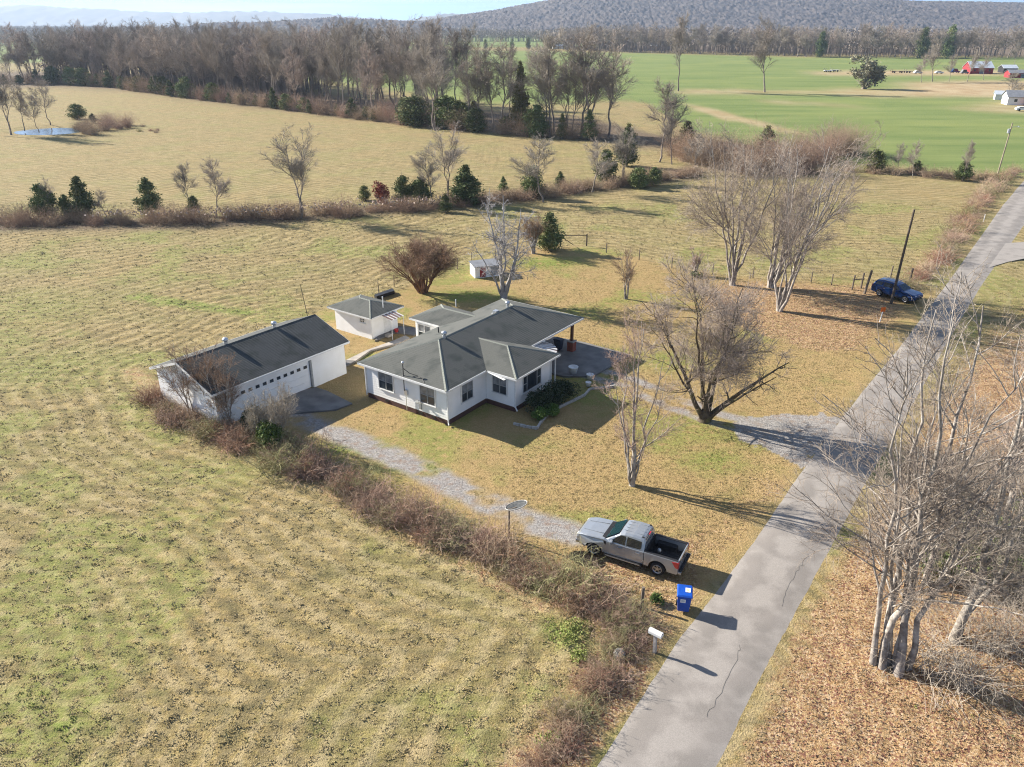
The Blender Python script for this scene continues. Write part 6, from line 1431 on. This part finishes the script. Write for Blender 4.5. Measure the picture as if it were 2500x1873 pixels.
bl=[]
for i in range(80):
    x,y=along(FW,.56*i/80); bl.append((x+12,y+26,60,6))
mass('wood_thicket',bl,21,1000,M['twig_wood'],2.6,505)
# ================================================================ grass tufts, leaves (ground cover)
def tuft_mesh(seed,n,h,m,lean=.5,w=.018):
    rs=np.random.RandomState(seed); a=rs.rand(n)*6.283; r=.09*np.sqrt(rs.rand(n)); P=np.stack([r*np.cos(a),r*np.sin(a),np.zeros(n)],-1)
    d=np.stack([rs.normal(size=n)*lean,rs.normal(size=n)*lean,np.ones(n)],-1); d=norm(d); L=(h*(.5+.7*rs.rand(n)))[:,None]; q=perp(rs,d)*w
    V=np.stack([P-q,P+q,P+d*L*.6+q*.6,P+d*L+np.array([0,0,-.25])*L*np.abs(rs.normal(size=(n,1)))*.4],1).reshape(-1,3); return npmesh('tuft',V,np.arange(4*n).reshape(-1,4),[m])
def tuft_mat(name,base,alt,grn):
    m=bpy.data.materials.new(name); m.use_nodes=True; t=m.node_tree;N=t.nodes;L=t.links;p=N['Principled BSDF']; p.inputs['Roughness'].default_value=.9; p.inputs['Specular IOR Level'].default_value=.15
    oi=N.new('ShaderNodeObjectInfo'); x=N.new('ShaderNodeMix'); x.data_type='RGBA'; x.inputs[6].default_value=(*base,1); x.inputs[7].default_value=(*alt,1); L.new(oi.outputs['Random'],x.inputs[0])
    geo=N.new('ShaderNodeNewGeometry'); n=N.new('ShaderNodeTexNoise'); n.inputs['Scale'].default_value=.7; n.inputs['Detail'].default_value=4; L.new(geo.outputs['Position'],n.inputs['Vector'])
    r=N.new('ShaderNodeMapRange'); r.inputs[1].default_value=.52; r.inputs[2].default_value=.70; r.inputs[4].default_value=.8; L.new(n.outputs[0],r.inputs[0])
    y=N.new('ShaderNodeMix'); y.data_type='RGBA'; L.new(r.outputs[0],y.inputs[0]); L.new(x.outputs[2],y.inputs[6]); y.inputs[7].default_value=(*grn,1); L.new(y.outputs[2],p.inputs['Base Color'])
    va=N.new('ShaderNodeVectorMath'); va.operation='MULTIPLY_ADD'; va.inputs[1].default_value=(.45,.45,.45); va.inputs[2].default_value=(0,0,1); L.new(geo.outputs['Normal'],va.inputs[0])
    vn=N.new('ShaderNodeVectorMath'); vn.operation='NORMALIZE'; L.new(va.outputs[0],vn.inputs[0]); L.new(vn.outputs[0],p.inputs['Normal']); return m
M['straw']=tuft_mat('dry_grass_blades',(.50,.40,.23),(.36,.27,.12),(.33,.30,.11))
M['lawnblade']=tuft_mat('lawn_blades',(.42,.30,.14),(.30,.22,.09),(.23,.22,.07))
M['greenblade']=tuft_mat('green_blades',(.22,.29,.06),(.28,.33,.08),(.20,.25,.05))
M['leafl']=tuft_mat('fallen_leaves',(.44,.29,.16),(.29,.165,.09),(.52,.40,.27))
tc_=bpy.data.collections.new('tuft_kinds')
def scatter(name,P,sc,meshes,kind='stuff'):
    """one ground-cover object: geometry nodes place small tufts on the vertices of a point mesh"""
    rs=np.random.RandomState(len(P)%1000)
    me=bpy.data.meshes.new(name); me.vertices.add(len(P)); me.vertices.foreach_set('co',np.asarray(P,np.float32).ravel())
    a=me.attributes.new('sc','FLOAT','POINT'); a.data.foreach_set('value',np.asarray(sc,np.float32))
    b=me.attributes.new('rot','FLOAT','POINT'); b.data.foreach_set('value',(rs.rand(len(P))*6.283).astype(np.float32))
    o=link(name,me); tag(o,kind=kind)
    cl=bpy.data.collections.new(name+'_kinds')
    for k,m in enumerate(meshes):
        q=bpy.data.objects.new(name+'_blade',m); cl.objects.link(q)
    g=bpy.data.node_groups.new(name,'GeometryNodeTree'); g.interface.new_socket('Geometry',in_out='INPUT',socket_type='NodeSocketGeometry'); g.interface.new_socket('Geometry',in_out='OUTPUT',socket_type='NodeSocketGeometry')
    N=g.nodes;L=g.links; gi=N.new('NodeGroupInput'); go_=N.new('NodeGroupOutput'); ip=N.new('GeometryNodeInstanceOnPoints'); ci=N.new('GeometryNodeCollectionInfo'); ci.inputs['Collection'].default_value=cl; ci.inputs['Separate Children'].default_value=True; ci.inputs['Reset Children'].default_value=True
    mp=N.new('GeometryNodeMeshToPoints'); L.new(gi.outputs[0],mp.inputs['Mesh']); L.new(mp.outputs[0],ip.inputs['Points']); L.new(ci.outputs[0],ip.inputs['Instance']); ip.inputs['Pick Instance'].default_value=True
    s=N.new('GeometryNodeInputNamedAttribute'); s.data_type='FLOAT'; s.inputs['Name'].default_value='sc'; L.new(s.outputs['Attribute'],ip.inputs['Scale'])
    r=N.new('GeometryNodeInputNamedAttribute'); r.data_type='FLOAT'; r.inputs['Name'].default_value='rot'; cx=N.new('ShaderNodeCombineXYZ'); L.new(r.outputs['Attribute'],cx.inputs[2]); L.new(cx.outputs[0],ip.inputs['Rotation'])
    L.new(ip.outputs[0],go_.inputs[0]); md_=o.modifiers.new('scatter','NODES'); md_.node_group=g; return o
from bisect import bisect
def samp(F,x,y):
    i=np.clip(np.searchsorted(GYS,y)-1,0,len(GYS)-2); j=np.clip(np.searchsorted(GXS,x)-1,0,len(GXS)-2)
    fy=(y-GYS[i])/(GYS[i+1]-GYS[i]); fx=(x-GXS[j])/(GXS[j+1]-GXS[j])
    return F[i,j]*(1-fy)*(1-fx)+F[i,j+1]*(1-fy)*fx+F[i+1,j]*fy*(1-fx)+F[i+1,j+1]*fy*fx
rs=np.random.RandomState(5)
def field_pts(n,ymax=130,pw=1.6):
    y=18+(ymax-18)*rs.rand(n)**pw; hw_=y*.72+8; x=(rs.rand(n)*2-1)*hw_; return x,y
def bld(x,y):
    c_,s_=math.cos(HA),math.sin(HA); u=(x-HX)*c_+(y-HY)*s_; v=-(x-HX)*s_+(y-HY)*c_
    inh=(u>.2)&(u<20.3)&(v>.2)&(v<9.1)|(u>4.9)&(u<10.2)&(v>-2.6)&(v<1)|(u>10)&(u<14.3)&(v>8)&(v<12.6)|(u>9.5)&(u<13.3)&(v>17.2)&(v<22.6)
    c_,s_=math.cos(GA),math.sin(GA); u=(x-GO[0])*c_+(y-GO[1])*s_; v=-(x-GO[0])*s_+(y-GO[1])*c_
    return inh|((u>-12.5)&(u<.1)&(v>-.1)&(v<7.7))
x,y=field_pts(130000); z=samp(Z,x,y); lw=samp(lawn,x,y); gv=samp(gravel,x,y); lf_=samp(leaf,x,y); rdd=samp(rd,x,y); wh_=samp(wheat,x,y); gg=samp(gr,x,y)
cl_=fbm(x*2.6,y*2.6,207,3); ok=(lw<.3)&(gv<.2)&(rdd>3.0)&(wh_<.3)&(~bld(x,y))&(cl_>.40)&(lf_<.45)
hayP=np.stack([x,y,z],-1)[ok]; hs_=(.40+.55*rs.rand(ok.sum()))*(.7+1.0*(cl_[ok]-.40)*2)*(1+y[ok]/110)
scatter('hay_grass',hayP,hs_,[tuft_mesh(1,6,.10,M['straw'],1.1,.018),tuft_mesh(2,5,.09,M['straw'],1.5,.02),tuft_mesh(3,6,.08,M['straw'],1.8,.02)])
okg=(gg>.5)&(gv<.2)&(rdd>3.0)&(~bld(x,y))&(rs.rand(len(x))<.35)
scatter('green_grass',np.stack([x,y,z],-1)[okg],.5+.6*rs.rand(okg.sum()),[tuft_mesh(4,9,.13,M['greenblade'],.6,.018),tuft_mesh(5,9,.10,M['greenblade'],.9,.018)])
x,y=field_pts(110000,95,1.2); x=np.where(rs.rand(len(x))<.5,np.abs(x),x); z=samp(Z,x,y); ok=(samp(lawn,x,y)>.5)&(samp(gravel,x,y)<.3)&(samp(rd,x,y)>3.0)&(~bld(x,y))
scatter('lawn_grass',np.stack([x,y,z],-1)[ok],.5+.5*rs.rand(ok.sum()),[tuft_mesh(6,8,.075,M['lawnblade'],1.2,.016),tuft_mesh(7,8,.06,M['lawnblade'],1.5,.018)])
x=rs.rand(90000)*60-6; y=20+rs.rand(90000)**1.3*85; z=samp(Z,x,y); lf_=samp(leaf,x,y); ok=(rs.rand(len(x))<lf_*1.0)&(samp(rd,x,y)>2.75)&(~bld(x,y))
lv_=[leaf_tris(np.random.RandomState(k),np.random.RandomState(k).rand(5,3)*np.array([.35,.35,.03]),.042,'leaf',M['leafl']) for k in (1,2,3)]
scatter('fallen_leaves',np.stack([x,y,z+.02],-1)[ok],.7+.7*rs.rand(ok.sum()),lv_)
